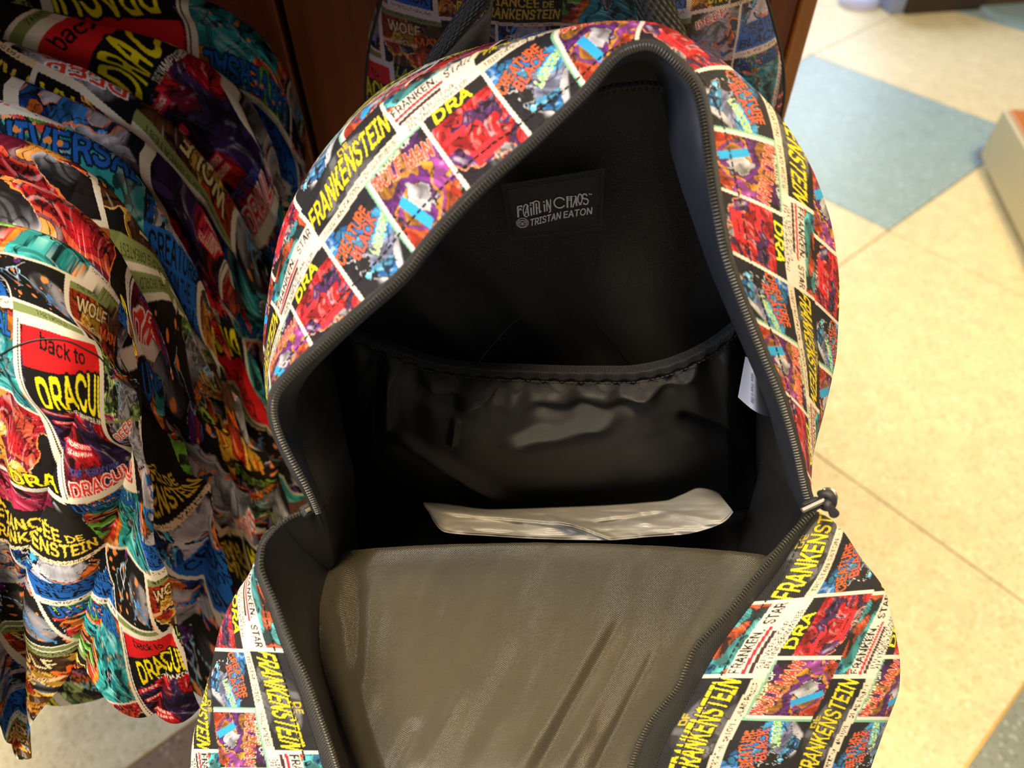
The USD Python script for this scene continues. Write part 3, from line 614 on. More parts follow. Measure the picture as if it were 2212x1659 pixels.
pl = (np.sin(upk * 2 * np.pi / .026 + 5 * fb(upk * 12, vpk * 6, 51, 2)) * .0065 + (fb(upk * 70, vpk * 12, 52, 2) - .5) * .012) * gath
def ridge_line(p0, p1, width, amp):
    a, b = np.array(p0), np.array(p1); d = b - a; L = np.linalg.norm(d); d = d / L
    qx, qy = pixx - a[0], pixy - a[1]; s = (qx * d[0] + qy * d[1]) / L; n = -qx * d[1] + qy * d[0]
    return amp * np.exp(-(n / width) ** 2) * sstep(-.1, .15, s) * sstep(1.1, .8, s)
cam_l = (PK - EYE) @ ROT; pixx = 1106 + FPX * cam_l[..., 0] / -cam_l[..., 2]; pixy = 829.5 - FPX * cam_l[..., 1] / -cam_l[..., 2]
cre = ridge_line((838, 800), (835, 930), 14, -.010) + ridge_line((812, 800), (805, 900), 16, .012) + ridge_line((860, 945), (1110, 1085), 13, -.008) + ridge_line((850, 965), (1060, 1085), 14, .006) \
    + ridge_line((985, 905), (975, 960), 7, -.006) + ridge_line((1085, 955), (1330, 905), 12, -.008) + ridge_line((1090, 975), (1320, 925), 12, .005) + ridge_line((1350, 860), (1500, 800), 12, -.005) \
    + ridge_line((900, 850), (1000, 880), 12, .008) + ridge_line((985, 885), (1080, 830), 8, -.006) + ridge_line((1150, 890), (1420, 880), 14, .005) + ridge_line((1470, 900), (1600, 960), 16, .009)
PK[..., 1] += pl + cre * np.minimum(pt * 10, 1)[None] + (fb(upk * 22, vpk * 20, 53, 3) - .5) * .010 * np.sin(np.pi * pt)[None]
obj("pocket_cloth", (PK.reshape(-1, 3), grid_faces(NE, nt)), "pocket_shaded_lining", pocket, uv=np.stack([upk, vpk], -1).reshape(-1, 2), label="gathered black pocket cloth")
obj("pocket_stitching", stitch(smooth1(e0 * .2 + e1 * .8, 9) - [0, .0022, 0], np.zeros(3), 0, .0003, .003), "black_thread", pocket, kind="stuff")

# brand patch sewn to the lining; crop coordinates (x,y) of the patch are turned into points on its plane
PYL = .3215
pq = [(1083, 402), (1307, 366), (1301, 500), (1104, 523)]
patch = UsdGeom.Xform.Define(stage, path_for("label_patch", bag)).GetPrim()
def crop(x, y): return 1080 + np.asarray(x, float) * .11302, 360 + np.asarray(y, float) * .11300
gu, gv = np.meshgrid(np.linspace(0, 1, 24), np.linspace(0, 1, 14), indexing="ij")
Q = np.array(pq, float)
pp = (Q[0] * ((1 - gu) * (1 - gv))[..., None] + Q[1] * (gu * (1 - gv))[..., None] + Q[2] * (gu * gv)[..., None] + Q[3] * ((1 - gu) * gv)[..., None])
pg = PY(pp[..., 0], pp[..., 1], np.full(gu.shape, PYL))
edge = np.minimum(np.minimum(gu, 1 - gu) * 8, np.minimum(gv, 1 - gv) * 5); pg[..., 1] += .0012 * (1 - np.clip(edge, 0, 1))
obj("patch_cloth", MB().grid(pg), "patch_cloth", patch, label="black woven patch")
ins = np.array([(1092, 411), (1299, 377), (1294, 492), (1112, 514), (1092, 411)], float); ins = np.concatenate([np.linspace(ins[i], ins[i + 1], 40)[:-1] for i in range(4)])
obj("patch_stitching", stitch(PY(ins[:, 0], ins[:, 1], np.full(len(ins), PYL - .0006)), np.zeros(3), 0, .0003, .0026), "black_thread", patch, kind="stuff")
def flat_letters(geom):
    """extrudes a drawing in crop coordinates onto the patch plane"""
    mb = MB()
    for g in getattr(geom, "geoms", [geom]):
        if g.area < 4: continue
        m = trimesh.creation.extrude_polygon(g.simplify(.8), 1.0, engine="earcut"); x, y = crop(m.vertices[:, 0], m.vertices[:, 1])
        mb.add(PY(x, y, PYL - .0003 - .0003 * (m.vertices[:, 2] > .5)), m.faces)
    return mb
W1 = 12
def sk(*pts, w=W1): return LineString(pts).buffer(w, cap_style=2, join_style=1)
def arcp(cx, cy, rx, ry, a0, a1, n=24, tilt=0):
    t = np.radians(np.linspace(a0, a1, n)); x, y = rx * np.cos(t), ry * np.sin(t); k = math.radians(tilt)
    return list(zip(cx + x * math.cos(k) - y * math.sin(k), cy + x * math.sin(k) + y * math.cos(k)))
faith = [sk((340, 760), (350, 970), w=17), sk((335, 765), (420, 748), (412, 780)), sk((350, 850), (390, 800), (415, 835)),
         LineString(arcp(500, 840, 55, 118, -40, -290)).buffer(11), sk((478, 950), (520, 730), w=8), sk((520, 730), (548, 945), w=15), sk((470, 880), (540, 865), w=9),
         sk((590, 780), (602, 935), w=15), Point(585, 735).buffer(17), sk((640, 690), (650, 920), w=14), sk((570, 690), (600, 700), (690, 655), (735, 665)), sk((692, 700), (705, 912), w=14), sk((745, 665), (760, 890), w=14), sk((695, 800), (755, 780), w=9), sk((735, 830), (790, 855), (760, 885), w=9),
         sk((845, 715), (855, 862), w=14), Point(840, 672).buffer(17), sk((890, 630), (900, 850), w=13), sk((890, 630), (965, 830), w=13), sk((965, 620), (965, 850), (935, 880), w=11)]
chaos = [LineString(arcp(1140, 690, 105, 98, -38, -325)).buffer(14), sk((1285, 570), (1290, 785), w=17), sk((1365, 565), (1360, 780), w=14), sk((1285, 605), (1365, 600), w=8), sk((1285, 640), (1365, 635), w=8), sk((1265, 572), (1400, 568), w=7),
         sk((1425, 560), (1455, 575), (1390, 780), w=11), sk((1455, 575), (1465, 750), w=16), sk((1405, 690), (1465, 680), w=9), LineString(arcp(1530, 615, 40, 90, 0, 360)).buffer(12), sk((1505, 730), (1560, 722), w=9),
         LineString(arcp(1620, 570, 42, 48, -20, -230) + arcp(1640, 665, 45, 55, -60, 150)).buffer(13), sk((1600, 610), (1665, 625), w=12), sk((1590, 700), (1610, 720), w=10),
         sk((1690, 518), (1716, 514), w=5), sk((1703, 516), (1706, 542), w=5), sk((1722, 540), (1722, 520), (1738, 538), (1752, 515), (1756, 538), w=5)]
obj("patch_lettering", flat_letters(unary_union(faith + chaos)), "white_print", patch, smooth=False, label="white hand-drawn lettering")
def lettering(text, ox, oy, wid, hgt, dx, dy, shear=0):
    g = glyph(text, False); s = dy / dx
    L = np.hypot(dx, dy); return affinity.affine_transform(g, [wid * dx / L, shear - 0, wid * dy / L, -hgt, ox, oy])
obj("patch_name", flat_letters(unary_union([lettering("TRISTAN", 575, 1140, 600, 135, 600, -150, 10).buffer(4), lettering("EATON", 1215, 985, 545, 130, 540, -80, 10).buffer(4)])), "white_print", patch, smooth=False, label="white capitals under the lettering")
em = [Point(430, 1075).buffer(88).difference(Point(430, 1075).buffer(79))]
for i in range(26):
    a = 2 * math.pi * i / 26; em.append(LineString([(430 + 98 * math.cos(a), 1075 + 80 * math.sin(a)), (430 + 122 * math.cos(a + .12), 1075 + 98 * math.sin(a + .12))]).buffer(5))
em += [LineString(arcp(430, 1070, 65, 45, 180, 360)).buffer(5), LineString(arcp(430, 1085, 62, 38, 0, 180)).buffer(5), sk((365, 1075), (495, 1070), w=6), LineString(arcp(430, 1055, 40, 22, 180, 360)).buffer(4), Point(430, 1095).buffer(16), sk((385, 1040), (475, 1035), w=4), sk((395, 1100), (465, 1097), w=4), sk((380, 1160), (500, 1150), w=6)]
obj("patch_emblem", flat_letters(unary_union(em)), "white_print", patch, smooth=False, label="small round white emblem")

# white care label by the right zip
ca = UsdGeom.Xform.Define(stage, path_for("care_label", bag)).GetPrim()
cu, cv = np.meshgrid(np.linspace(0, 1, 20), np.linspace(0, 1, 20), indexing="ij")
top0, top1, bo0, bo1 = np.array([1610, 770.]), np.array([1650, 790.]), np.array([1594, 858.]), np.array([1668, 892.])
cp = (top0 * (1 - cu)[..., None] + top1 * cu[..., None]) * (1 - cv)[..., None] + (bo0 * (1 - cu)[..., None] + bo1 * cu[..., None]) * cv[..., None]
cp[..., 1] += 14 * np.sin(np.pi * cu * .8) * cv
cY = .262 - .016 * np.sin(np.pi * np.clip(cu * .9 + .05, 0, 1)) - .006 * cv
cg = PY(cp[..., 0], cp[..., 1], cY)
obj("label_satin", MB().grid(cg), "care_satin", ca, label="white satin label curling outwards")
def on_label(text, u0, v0, du, dv, h):
    g = glyph(text, False); mb = MB()
    for q in getattr(g, "geoms", [g]):
        m = trimesh.creation.triangulate_polygon(q.simplify(.003), engine="earcut"); vv, ff = m
        uu = u0 + vv[:, 0] * du - vv[:, 1] * h; wv_ = v0 + vv[:, 0] * dv
        x = (top0 * (1 - uu)[:, None] + top1 * uu[:, None]) * (1 - wv_)[:, None] + (bo0 * (1 - uu)[:, None] + bo1 * uu[:, None]) * wv_[:, None]
        x[:, 1] += 14 * np.sin(np.pi * uu * .8) * wv_
        Yv = .262 - .016 * np.sin(np.pi * np.clip(uu * .9 + .05, 0, 1)) - .006 * wv_ - .0006
        mb.add(PY(x[:, 0], x[:, 1], Yv), ff)
    return mb
obj("label_printing", on_label("with in warm water", .36, .88, -.02, -.62, -.12), "tag_ink", ca, smooth=False)

# ---- front flap, folded forward towards the viewer
zl = np.array([(680, 1105, .352), (650, 1112, .350), (623, 1124, .347), (592, 1150, .343), (571, 1183, .340), (568, 1216, .336), (578, 1250, .333), (596, 1290, .331), (616, 1343, .329), (640, 1405, .328), (663, 1455, .329), (692, 1540, .332), (720, 1625, .336), (742, 1700, .340), (770, 1800, .346)], float)
zr = np.array([(1757, 1100, .342), (1715, 1142, .342), (1672, 1193, .341), (1620, 1256, .340), (1569, 1322, .339), (1530, 1362, .339), (1499, 1399, .339), (1480, 1440, .340), (1466, 1476, .341), (1445, 1506, .342), (1422, 1534, .343), (1400, 1564, .344), (1378, 1610, .346), (1362, 1659, .348), (1345, 1730, .351), (1335, 1800, .355)], float)
NF = 420
zlc, zrc = smooth1(spline(zl, NF), 15), smooth1(spline(zr, NF), 15)
ZL, ZR = PD(*zlc.T), PD(*zrc.T)
def flap_side(name, ZE, zpx, pe, sil, under, flip, voff, label, sgn):
    pe, sil = smooth1(spline(pe, NF), 15), smooth1(spline(sil, NF), 15)
    PE, SI = PD(*pe.T), PD(*sil.T)
    un = PD(*spline(under, NF).T)
    v = EYE - PE; v /= np.linalg.norm(v, axis=1, keepdims=True)
    # ribbed tape between the teeth and the print
    tp = loft([(0, ZE), (.5, (ZE + PE) / 2 + v * .0012), (1, PE - v * .0004)], np.linspace(0, 1, 16))
    du = np.broadcast_to(arclen(ZE)[:, None], tp.shape[:2]); dv = np.linspace(0, 1, 16)[None] * np.linalg.norm(PE - ZE, axis=1)[:, None]
    obj("zipper_tape", (tp.reshape(-1, 3), grid_faces(*tp.shape[:2], flip)), "zipper_tape", bag, uv=np.stack([du, dv], -1).reshape(-1, 2))
    wd = np.linalg.norm(SI - PE, axis=1)[:, None]
    a = PE * .66 + SI * .34 + v * .10 * wd; b = PE * .3 + SI * .7 + v * .09 * wd
    ts = np.concatenate([np.linspace(0, 1, 150), np.linspace(1, 2, 30)[1:]])
    g = loft([(0, PE), (.34, a), (.7, b), (1, SI), (1.5, SI * .5 + un * .5 - v * .0), (2, un)], ts)
    U = np.broadcast_to(arclen(PE * .5 + SI * .5)[:, None], g.shape[:2]); V = np.concatenate([np.zeros((NF, 1)), np.cumsum(np.linalg.norm(np.diff(g, axis=1), axis=2), axis=1)], 1)
    g = g + ((fb(U * 20, V * 20, 61 + flip, 3) - .5) * .007 * np.minimum(V / .02, 1))[..., None] * v[:, None]
    uv = np.stack([sgn * U, V], -1).reshape(-1, 2)
    obj("flap_gusset", (g.reshape(-1, 3), grid_faces(*g.shape[:2], flip)), "printed_canvas", bag, uv=uv, color=cloth_print(uv[:, 0] + voff, .0755 - uv[:, 1], BAG_TILE), label=label)
    obj("flap_stitching", stitch(g[:, 16 if flip else 12], v, .0007), "black_thread", bag, kind="stuff")
    return g, un
gL, unL = flap_side("l", ZL, zlc, [(672, 1098, .356), (600, 1130, .352), (565, 1160, .349), (556, 1185, .346), (550, 1225, .342), (561, 1268, .338), (578, 1310, .335), (592, 1352, .333), (612, 1408, .332), (634, 1462, .333), (664, 1550, .336), (692, 1640, .340), (712, 1710, .344), (738, 1800, .350)],
    [(668, 1100, .362), (590, 1145, .36), (562, 1175, .358), (552, 1205, .356), (543, 1230, .358), (505, 1290, .366), (477, 1351, .374), (455, 1446, .384), (433, 1527, .392), (416, 1600, .398), (411, 1659, .402), (408, 1730, .408), (410, 1800, .414)],
    [(690, 1110, .40), (640, 1180, .42), (620, 1230, .45), (590, 1300, .49), (570, 1420, .52), (560, 1560, .54), (560, 1680, .55), (560, 1800, .56)], True, .02, "colourful printed side of the folded front flap, left", 1)
gR, unR = flap_side("r", ZR, zrc, [(1762, 1108, .345), (1720, 1172, .346), (1679, 1237, .346), (1606, 1329, .345), (1547, 1410, .345), (1510, 1476, .346), (1466, 1553, .348), (1433, 1615, .350), (1418, 1659, .352), (1400, 1730, .355), (1388, 1800, .358)],
    [(1767, 1105, .350), (1811, 1136, .360), (1859, 1204, .370), (1914, 1285, .381), (1934, 1373, .389), (1943, 1435, .394), (1940, 1483, .397), (1921, 1546, .400), (1899, 1608, .403), (1881, 1659, .406), (1860, 1730, .41), (1840, 1800, .415)],
    [(1740, 1120, .40), (1740, 1200, .44), (1750, 1300, .48), (1760, 1420, .52), (1750, 1560, .54), (1720, 1680, .55), (1690, 1800, .56)], False, .05, "colourful printed side of the folded front flap, right", -1)
for Z_, g_ in ((ZL, gL), (ZR, gR)):
    od = g_[:, 30] - Z_; od /= np.linalg.norm(od, axis=1, keepdims=True); v = EYE - Z_; v /= np.linalg.norm(v, axis=1, keepdims=True)
    obj("zipper_teeth", zipper(Z_ + v * .0008, od, "", 0, 0), "teeth_plastic", bag, kind="stuff", label="row of dark zipper teeth along the front flap")
# padded front panel, lining side up
NR, NC = 230, 220
rowsP = np.array([(748, 1212, 1640, 1222, .425, 0), (735, 1193, 1655, 1200, .4035, -26), (716, 1215, 1652, 1222, .395, -24), (700, 1250, 1622, 1262, .388, -16), (686, 1310, 1575, 1330, .379, -6), (682, 1370, 1525, 1390, .373, 0), (690, 1430, 1482, 1455, .368, 0), (712, 1500, 1445, 1520, .363, 0), (742, 1580, 1398, 1590, .359, 0), (778, 1659, 1362, 1660, .357, 0), (800, 1730, 1345, 1730, .358, 0), (815, 1800, 1335, 1800, .361, 0)], float)
rr = spline(np.hstack([np.arange(len(rowsP))[:, None] * 0 + np.array([0, 22, 45, 80, 140, 200, 260, 330, 410, 490, 560, 630])[:, None], np.zeros((len(rowsP), 1)), rowsP]), NR)[:, 2:]
rr = smooth1(rr, 9)
cc = np.linspace(0, 1, NC)[None]
px = rr[:, :1] * (1 - cc) + rr[:, 2:3] * cc; py = rr[:, 1:2] * (1 - cc) + rr[:, 3:4] * cc + rr[:, 5:6] * np.sin(np.pi * cc) ** .6
bul = .010 * np.sin(np.pi * np.clip(cc, 0, 1)) ** .7
pd_ = rr[:, 4:5] - bul + .020 * sstep(.10, 0, cc) - .008 * sstep(.9, 1, cc)
OP = PD(px, py, pd_)
pixx, pixy = px, py
wrk = ridge_line((1345, 1330), (1150, 1680), 15, .0050) + ridge_line((1380, 1350), (1200, 1690), 16, -.0035) + ridge_line((1420, 1400), (1265, 1700), 13, .0042) + ridge_line((1305, 1350), (1110, 1690), 18, -.003) \
    + ridge_line((740, 1200), (715, 1350), 22, -.006) + ridge_line((772, 1230), (760, 1500), 20, .0075) + ridge_line((810, 1260), (800, 1560), 26, -.004) + ridge_line((900, 1560), (840, 1680), 16, .004) + ridge_line((1010, 1480), (900, 1680), 18, -.003) + ridge_line((1120, 1400), (960, 1690), 22, .003)
wrk = wrk + (fb(px / 90 + py / 230, py / 260 - px / 600, 71, 3) - .5) * .008
OP[..., 2] -= .65 * wrk * np.minimum(np.linspace(0, 1, NR) * 10, 1)[:, None]
obj("front_panel", (OP.reshape(-1, 3), grid_faces(NR, NC, True)), "lit_lining", bag, uv=np.stack([px * .00025, py * .00025], -1).reshape(-1, 2), label="padded inside of the folded front flap with a silky sheen")
# lining walls of the flap, left and right of the padded panel
eL, eR = resample(OP[12:, 2], NF), resample(OP[12:, -3], NF)
zl_in = resample(ZL[40:], NF)
sag = zl_in * .35 + eL * .65; sag[:, 2] -= .018
wl_ = loft([(0, zl_in), (.3, zl_in * .75 + eL * .25 - [0, 0, .012]), (.7, sag), (1, eL - [0, 0, .006])], np.linspace(0, 1, 24))
wu = np.broadcast_to(arclen(zl_in)[:, None], wl_.shape[:2]); wv2 = np.broadcast_to(np.linspace(0, .06, 24)[None], wl_.shape[:2])
wl_[..., 2] += (fb(wu * 25, wv2 * 20, 81, 2) - .5) * .008 * np.sin(np.pi * np.linspace(0, 1, 24))[None]
obj("flap_lining", (wl_.reshape(-1, 3), grid_faces(*wl_.shape[:2], True)), "pocket_shaded_lining", bag, uv=np.stack([wu, wv2], -1).reshape(-1, 2))
zr_in = resample(ZR[30:], NF)
wr2 = loft([(0, zr_in), (.5, zr_in * .5 + eR * .5 - [0, 0, .006]), (1, eR - [0, 0, .002])], np.linspace(0, 1, 12))
obj("flap_lining", (wr2.reshape(-1, 3), grid_faces(*wr2.shape[:2], True)), "lit_lining", bag, uv=np.stack([np.broadcast_to(arclen(zr_in)[:, None], wr2.shape[:2]), np.broadcast_to(np.linspace(0, .02, 12)[None], wr2.shape[:2])], -1).reshape(-1, 2))
# bottom of the main compartment: from the back seam down and forward to the lip of the folded panel
nb = 140
back_edge = resample(np.vstack([hf[0], GL_[0], pb0[::-1], GL_[-1, ::-1], hf[-1, ::-1]]), nb)
front_edge = resample(np.vstack([ZL[:40:4], wl_[0] - [0, 0, .001], OP[3, 2:-2:6], wr2[0, ::-1] - [0, 0, .001], ZR[30:0:-4]]), nb)
inn = np.sin(np.pi * np.linspace(0, 1, nb))[:, None] ** .5
midb_ = (back_edge + front_edge) / 2; midb_[:, 2] = midb_[:, 2] * (1 - inn[:, 0]) + np.minimum(midb_[:, 2], .905) * inn[:, 0]
BT = loft([(0, back_edge), (.25, back_edge * .7 + midb_ * .3 - inn * [0, 0, .01]), (.5, midb_), (.8, front_edge * .75 + midb_ * .25 - inn * [0, 0, .03]), (1, front_edge)], np.linspace(0, 1, 50))
bu = np.broadcast_to(arclen(front_edge)[:, None], BT.shape[:2]); bv = np.broadcast_to(np.linspace(0, .2, 50)[None], BT.shape[:2])
BT[..., 2] += (fb(bu * 20, bv * 20, 91, 3) - .5) * .02 * (inn * np.sin(np.pi * np.linspace(0, 1, 50))[None])
obj("bottom_lining", (BT.reshape(-1, 3), grid_faces(*BT.shape[:2])), "pocket_shaded_lining", bag, uv=np.stack([bu, bv], -1).reshape(-1, 2))
# printed underside of the bag, closing it below and in front
under = np.moveaxis(np.linspace(resample(unL, 60), resample(unR, 60), 60), 0, 1); under[..., 2] -= np.maximum(under[..., 2] - .83, .02) * np.sin(np.pi * np.linspace(0, 1, 60))[None] ** .25
uu = np.stack([under[..., 0], under[..., 1]], -1).reshape(-1, 2)
obj("front_outer_cloth", (under.reshape(-1, 3), grid_faces(60, 60)), "printed_canvas", bag, uv=uu, color=cloth_print(uu[:, 0], uu[:, 1], BAG_TILE))
cl_ = np.vstack([(-.175, .13, .87), (-.155, .20, .86), (-.145, .30, .83), (-.145, .368, .86), B3[0]]); cr_ = np.vstack([(.20, .13, .87), (.185, .20, .86), (.178, .30, .83), (.178, .368, .86), B3[-1]])
lo = np.linspace(resample(cl_, 40), resample(cr_, 40), 50); lo[..., 2] -= .05 * np.sin(np.pi * np.linspace(0, 1, 50))[:, None] * np.sin(np.pi * np.linspace(0, 1, 40))[None]
obj("bottom_outer_cloth", (lo.reshape(-1, 3), grid_faces(50, 40)), "printed_canvas", bag, uv=lo.reshape(-1, 3)[:, :2], color=cloth_print(lo[..., 0], lo[..., 1], BAG_TILE))
bw = np.stack([np.linspace(B3[0], B3[-1], 30), np.linspace(np.array([-.145, .372, .86]), np.array([.178, .372, .86]), 30)], 1); bw[..., 1] = .374
obj("back_panel", MB().grid(bw), "black_webbing", bag, uv=bw.reshape(-1, 3)[:, [0, 2]])

# sliders
def slider(px, py, d, ang, pull):
    s = UsdGeom.Xform.Define(stage, path_for("zipper_slider", bag)).GetPrim()
    c = PD(np.array([px]), np.array([py]), np.array([d]))[0]; v = EYE - c; v /= np.linalg.norm(v)
    a = math.radians(ang); x = ROT @ [math.cos(a), -math.sin(a), 0]; x -= v * (x @ v); x /= np.linalg.norm(x); y = np.cross(v, x); A = np.stack([x, y, v])
    b = rbox((.0085, .0060, .0040), .0012); obj("slider_body", MB().add(b.vertices @ A + c, b.faces), "black_cord", s, smooth=30)
    th = np.linspace(0, 2 * np.pi, 40); lp = np.stack([.0062 * np.cos(th), .0023 * np.sin(th), 0 * th], 1) + [.004, 0, .0038]
    if pull:
        bar = rbox((.0125, .0030, .0022), .0008); obj("metal_pull", MB().add((bar.vertices + [.0005, 0, .0042]) @ A + c, bar.faces).tube((np.stack([.0030 * np.cos(th), .0036 * np.sin(th), 0 * th], 1) + [.0085, .0005, .0042]) @ A + c, .0007, 8), "slider_metal", s, smooth=30, label="silver metal pull bar and ring")
        kn = np.array([(1772, 1068), (1783, 1066), (1794, 1072), (1799, 1082), (1796, 1092), (1786, 1096), (1776, 1090), (1774, 1080), (1782, 1076), (1790, 1082), (1788, 1090), (1793, 1096), (1802, 1110)], float)
        kd = d - .004 - .004 * np.sin(np.linspace(0, 9, len(kn)))
        kp = spline(np.column_stack([kn, kd]), 90); obj("pull_cord", MB().tube(PD(*kp.T), np.interp(np.linspace(0, 1, 90), [0, .8, .9, 1], [.0019, .0021, .0018, .0024]), 12), "black_cord", s, label="knotted black cord tab")
    else:
        bar = rbox((.0080, .0026, .0020), .0007); obj("metal_pull", MB().add((bar.vertices + [.0015, 0, .0036]) @ A + c, bar.faces), "slider_metal", s, smooth=30)
slider(1755, 1091, .340, -25, True)
slider(667, 1099, .350, -30, False)

# shoulder straps rising behind the bag
def strap(left, right, yy, mat, name, label, th=.004, par=bag):
    a, b = spline(left, 60), spline(right, 60); y = np.linspace(*yy, 60)
    A, B = PY(a[:, 0], a[:, 1], y), PY(b[:, 0], b[:, 1], y); C = (A + B) / 2 - [0, th, 0]
    g = np.stack([A + [0, th, 0], A, A * .8 + B * .2 - [0, th * .7, 0], C, A * .2 + B * .8 - [0, th * .7, 0], B, B + [0, th, 0]], 1)
    u = np.broadcast_to(arclen(C)[:, None], g.shape[:2]); v = np.broadcast_to(np.linspace(0, .03, 7)[None], g.shape[:2])
    return obj(name, MB().grid(g), mat, par, uv=np.stack([v, u], -1).reshape(-1, 2), label=label)
strap([(1060, -200), (1033, -60), (1005, 0), (950, 85), (890, 178), (860, 230)], [(1120, -200), (1090, -60), (1062, 0), (985, 95), (915, 172), (890, 230)], (.41, .375), "black_webbing", "shoulder_strap", "ribbed black webbing strap on the left")
strap([(1062, -60), (1062, 0), (985, 95), (920, 172), (900, 230)], [(1072, -60), (1066, 0), (1056, 95), (1050, 172), (1048, 230)], (.425, .388), "lit_lining", "strap_padding", "dark padded underside of the left strap")
strap([(1330, -200), (1366, -40), (1372, 0), (1380, 45), (1396, 110)], [(1410, -200), (1446, -40), (1456, 0), (1492, 92), (1510, 140)], (.41, .375), "black_webbing", "shoulder_strap", "woven black strap on the right")

# grey tissue left in the bottom of the bag
TN = 160
tpx = np.linspace(0, 1, TN)
tt0 = spline([(913, 1088), (960, 1092), (1060, 1104), (1200, 1100), (1300, 1096), (1400, 1089), (1440, 1085), (1475, 1072), (1512, 1058), (1555, 1070)], TN)
tb0 = spline([(925, 1104), (962, 1150), (1060, 1158), (1160, 1164), (1310, 1167), (1400, 1160), (1480, 1154), (1530, 1142), (1566, 1126), (1584, 1106)], TN)
tg = np.linspace(0, 1, 50)
tpix = tt0[:, None] * (1 - tg)[None, :, None] + tb0[:, None] * tg[None, :, None]
tY = np.linspace(.298, .222, 50)[None] - .012 * np.sin(np.pi * tg)[None] + 0 * tpix[..., 0]
pixx, pixy = tpix[..., 0], tpix[..., 1]
crk = (np.abs(fb(pixx / 90, pixy / 22, 95, 3) - .5) * 2) * .012 + ridge_line((930, 1105), (1280, 1140), 6, .014) + ridge_line((1280, 1135), (1450, 1110), 6, -.010) + ridge_line((1180, 1120), (1320, 1165), 5, .008) + ridge_line((1430, 1110), (1570, 1130), 7, .008)
tY = tY - crk * np.sin(np.pi * np.clip(tpx, .02, .98))[:, None] ** .3
TG = PY(pixx, pixy, tY); TG2 = TG + [0, .002, -.001]
tis = thing("tissue_paper", "crumpled grey tissue wrapping left in the bottom of the open backpack", "packing paper")
obj("tissue_sheet", MB().grid(TG).grid(TG2, True), "grey_tissue", tis, smooth=50)

# ---------------------------------------------------------------- second backpack hanging behind
b2 = thing("backpack", "closed backpack in the same collage print, hanging behind the open one against the wood", "backpack")
n2 = 420
lft = spline([(852, -320), (838, -120), (825, 0), (812, 50), (800, 95), (792, 170), (790, 240), (800, 340), (820, 460)], n2); rgt = spline([(1590, -320), (1630, -120), (1655, 0), (1672, 60), (1690, 140), (1692, 200), (1684, 262), (1668, 360), (1640, 460)], n2)
m2 = 520; qx = np.linspace(0, 1, m2)[None]
x2 = lft[:, :1] * (1 - qx) + rgt[:, :1] * qx; y2 = lft[:, 1:] * (1 - qx) + rgt[:, 1:] * qx
Y2 = .545 - .055 * np.sin(np.pi * np.clip(qx, 0, 1)) ** .55 + 0 * x2
S2 = PY(x2, y2, Y2); S2[..., 1] += (fb(S2[..., 0] * 30, S2[..., 2] * 30, 111, 3) - .5) * .012
u2 = np.stack([S2[..., 0] + .30, S2[..., 2]], -1).reshape(-1, 2)
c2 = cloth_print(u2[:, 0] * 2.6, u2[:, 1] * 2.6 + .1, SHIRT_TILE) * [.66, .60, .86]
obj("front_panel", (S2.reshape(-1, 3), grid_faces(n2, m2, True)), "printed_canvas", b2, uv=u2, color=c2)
for side, c, d in ((S2[:, 0], -1, 0), (S2[:, -1], 1, 0)):
    g = np.stack([side[::6], side[::6] + [c * .004, .03, 0], side[::6] + [-c * .004, .08, 0], side[::6] + [-c * .03, .10, 0]], 1); ug2 = np.stack([g[..., 1], g[..., 2]], -1).reshape(-1, 2)
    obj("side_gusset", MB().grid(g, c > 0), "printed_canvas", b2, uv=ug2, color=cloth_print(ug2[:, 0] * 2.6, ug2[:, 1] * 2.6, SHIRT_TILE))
    obj("seam_piping", MB().tube(side[::8] - [c * .0005, .0005, 0], .0022, 8), "black_cord", b2)

# ---------------------------------------------------------------- things on the floor beyond
nc = PZ(np.array([2116.]), np.array([335.]), np.array([.035]))[0]
st = thing("display_plinth", "low beige display plinth with orange wooden top on casters at the right edge", "plinth")
dirR = PZ(np.array([2198.]), np.array([503.]), np.array([.035]))[0] - nc; dirR[2] = 0; LR = 1.1; dirR /= np.linalg.norm(dirR)
dirL = np.array([-dirR[1], dirR[0], 0.0]); dirL *= np.sign(dirL @ [1, 0.3, 0]) or 1
AX = np.stack([dirR, dirL, [0, 0, 1]])
HB = PY(np.array([2157.]), np.array([231.]), nc[1:2])[0][2] - .008
def pbox(x0, x1, y0, y1, z0, z1, r=.004):
    b = rbox((x1 - x0, y1 - y0, z1 - z0), r); return MB().add((b.vertices + [(x0 + x1) / 2, (y0 + y1) / 2, (z0 + z1) / 2]) @ AX + [nc[0], nc[1], 0], b.faces)
obj("plinth_body", pbox(0, LR, 0, .8, .035, HB), "beige_laminate", st, smooth=20)
obj("wood_top", pbox(.012, LR - .012, .012, .788, HB + .0002, HB + .008), "orange_wood", st, smooth=20)
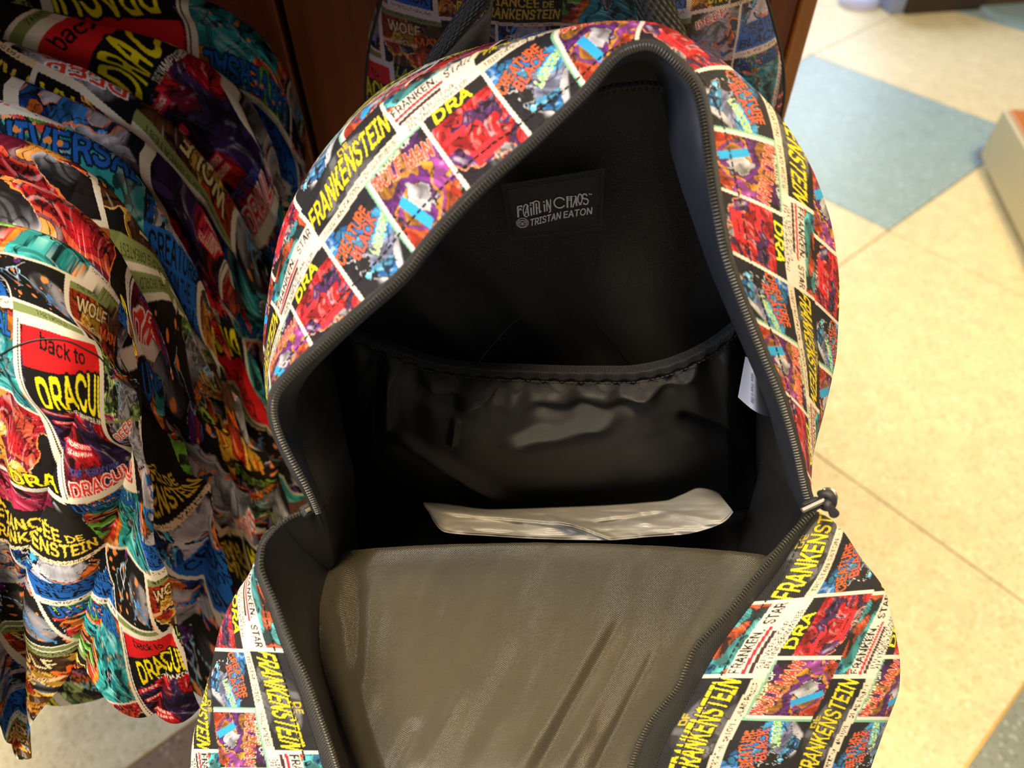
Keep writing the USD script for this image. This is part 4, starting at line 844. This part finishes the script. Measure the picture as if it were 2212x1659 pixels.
for i, (a, b) in enumerate([(.22, .06), (LR - .1, .06), (.22, .7), (LR - .1, .7)]):
    ctr = np.array([a, b, .02]) @ AX + [nc[0], nc[1], 0]
    obj("caster", MB().tube([ctr - dirL * .012, ctr + dirL * .012], .0195, 20), "rubber", st)
for k in range(3):
    obj("corner_clip", pbox(-.035 - .004 * k, .0, -.004 + .02 * k, .012 + .02 * k, .02 + .05 * k, .06 + .05 * k, .003), "blue_grey_plastic", st, smooth=20, label="bluish plastic corner clip")
dk = thing("fixture_base", "dark brown base of a fixture at the top edge of the picture", "fixture base")
pA = PZ(np.array([1955.]), np.array([33.]), np.array([0.]))[0]; pB = PZ(np.array([2118.]), np.array([22.]), np.array([0.]))[0]
dx = pB - pA; L_ = np.linalg.norm(dx); dx /= L_; dy = np.array([-dx[1], dx[0], 0.])
def obox(p, x0, x1, y0, y1, z0, z1, r=.006):
    b = rbox((x1 - x0, y1 - y0, z1 - z0), r); return MB().add((b.vertices + [(x0 + x1) / 2, (y0 + y1) / 2, (z0 + z1) / 2]) @ np.stack([dx, dy, [0, 0, 1]]) + [p[0], p[1], 0], b.faces)
obj("base_block", obox(pA, .0, L_, 0, .7, 0, .25), "dark_brown_base", dk, smooth=20)
obj("end_bracket", obox(pA, -.075, -.002, .02, .25, 0, .25, .004), "blue_grey_plastic", dk, smooth=20, label="blue-grey end bracket")
sh = thing("stand_foot", "pale lilac rounded foot standing beside the dark fixture base", "stand foot")
pS = PZ(np.array([1925.]), np.array([14.]), np.array([0.]))[0]
obj("foot_disc", MB().tube([(pS[0] - .15, pS[1] + .05, 0.0), (pS[0] - .15, pS[1] + .05, .025), (pS[0] - .15, pS[1] + .05, .04)], [.10, .10, .085], 40), "lilac_plastic", sh, smooth=40)
fb2 = thing("cabinet_base", "brown cabinet plinth in the upper right corner of the picture", "cabinet base")
pC = PZ(np.array([2125.]), np.array([13.]), np.array([0.]))[0]
obj("plinth_board", obox(pC, .0, 1.4, 0, .03, 0, .3), "brown_base", fb2, smooth=20)
obj("plinth_side", obox(pC, .0, .03, .031, .6, 0, .3), "brown_base", fb2, smooth=20)
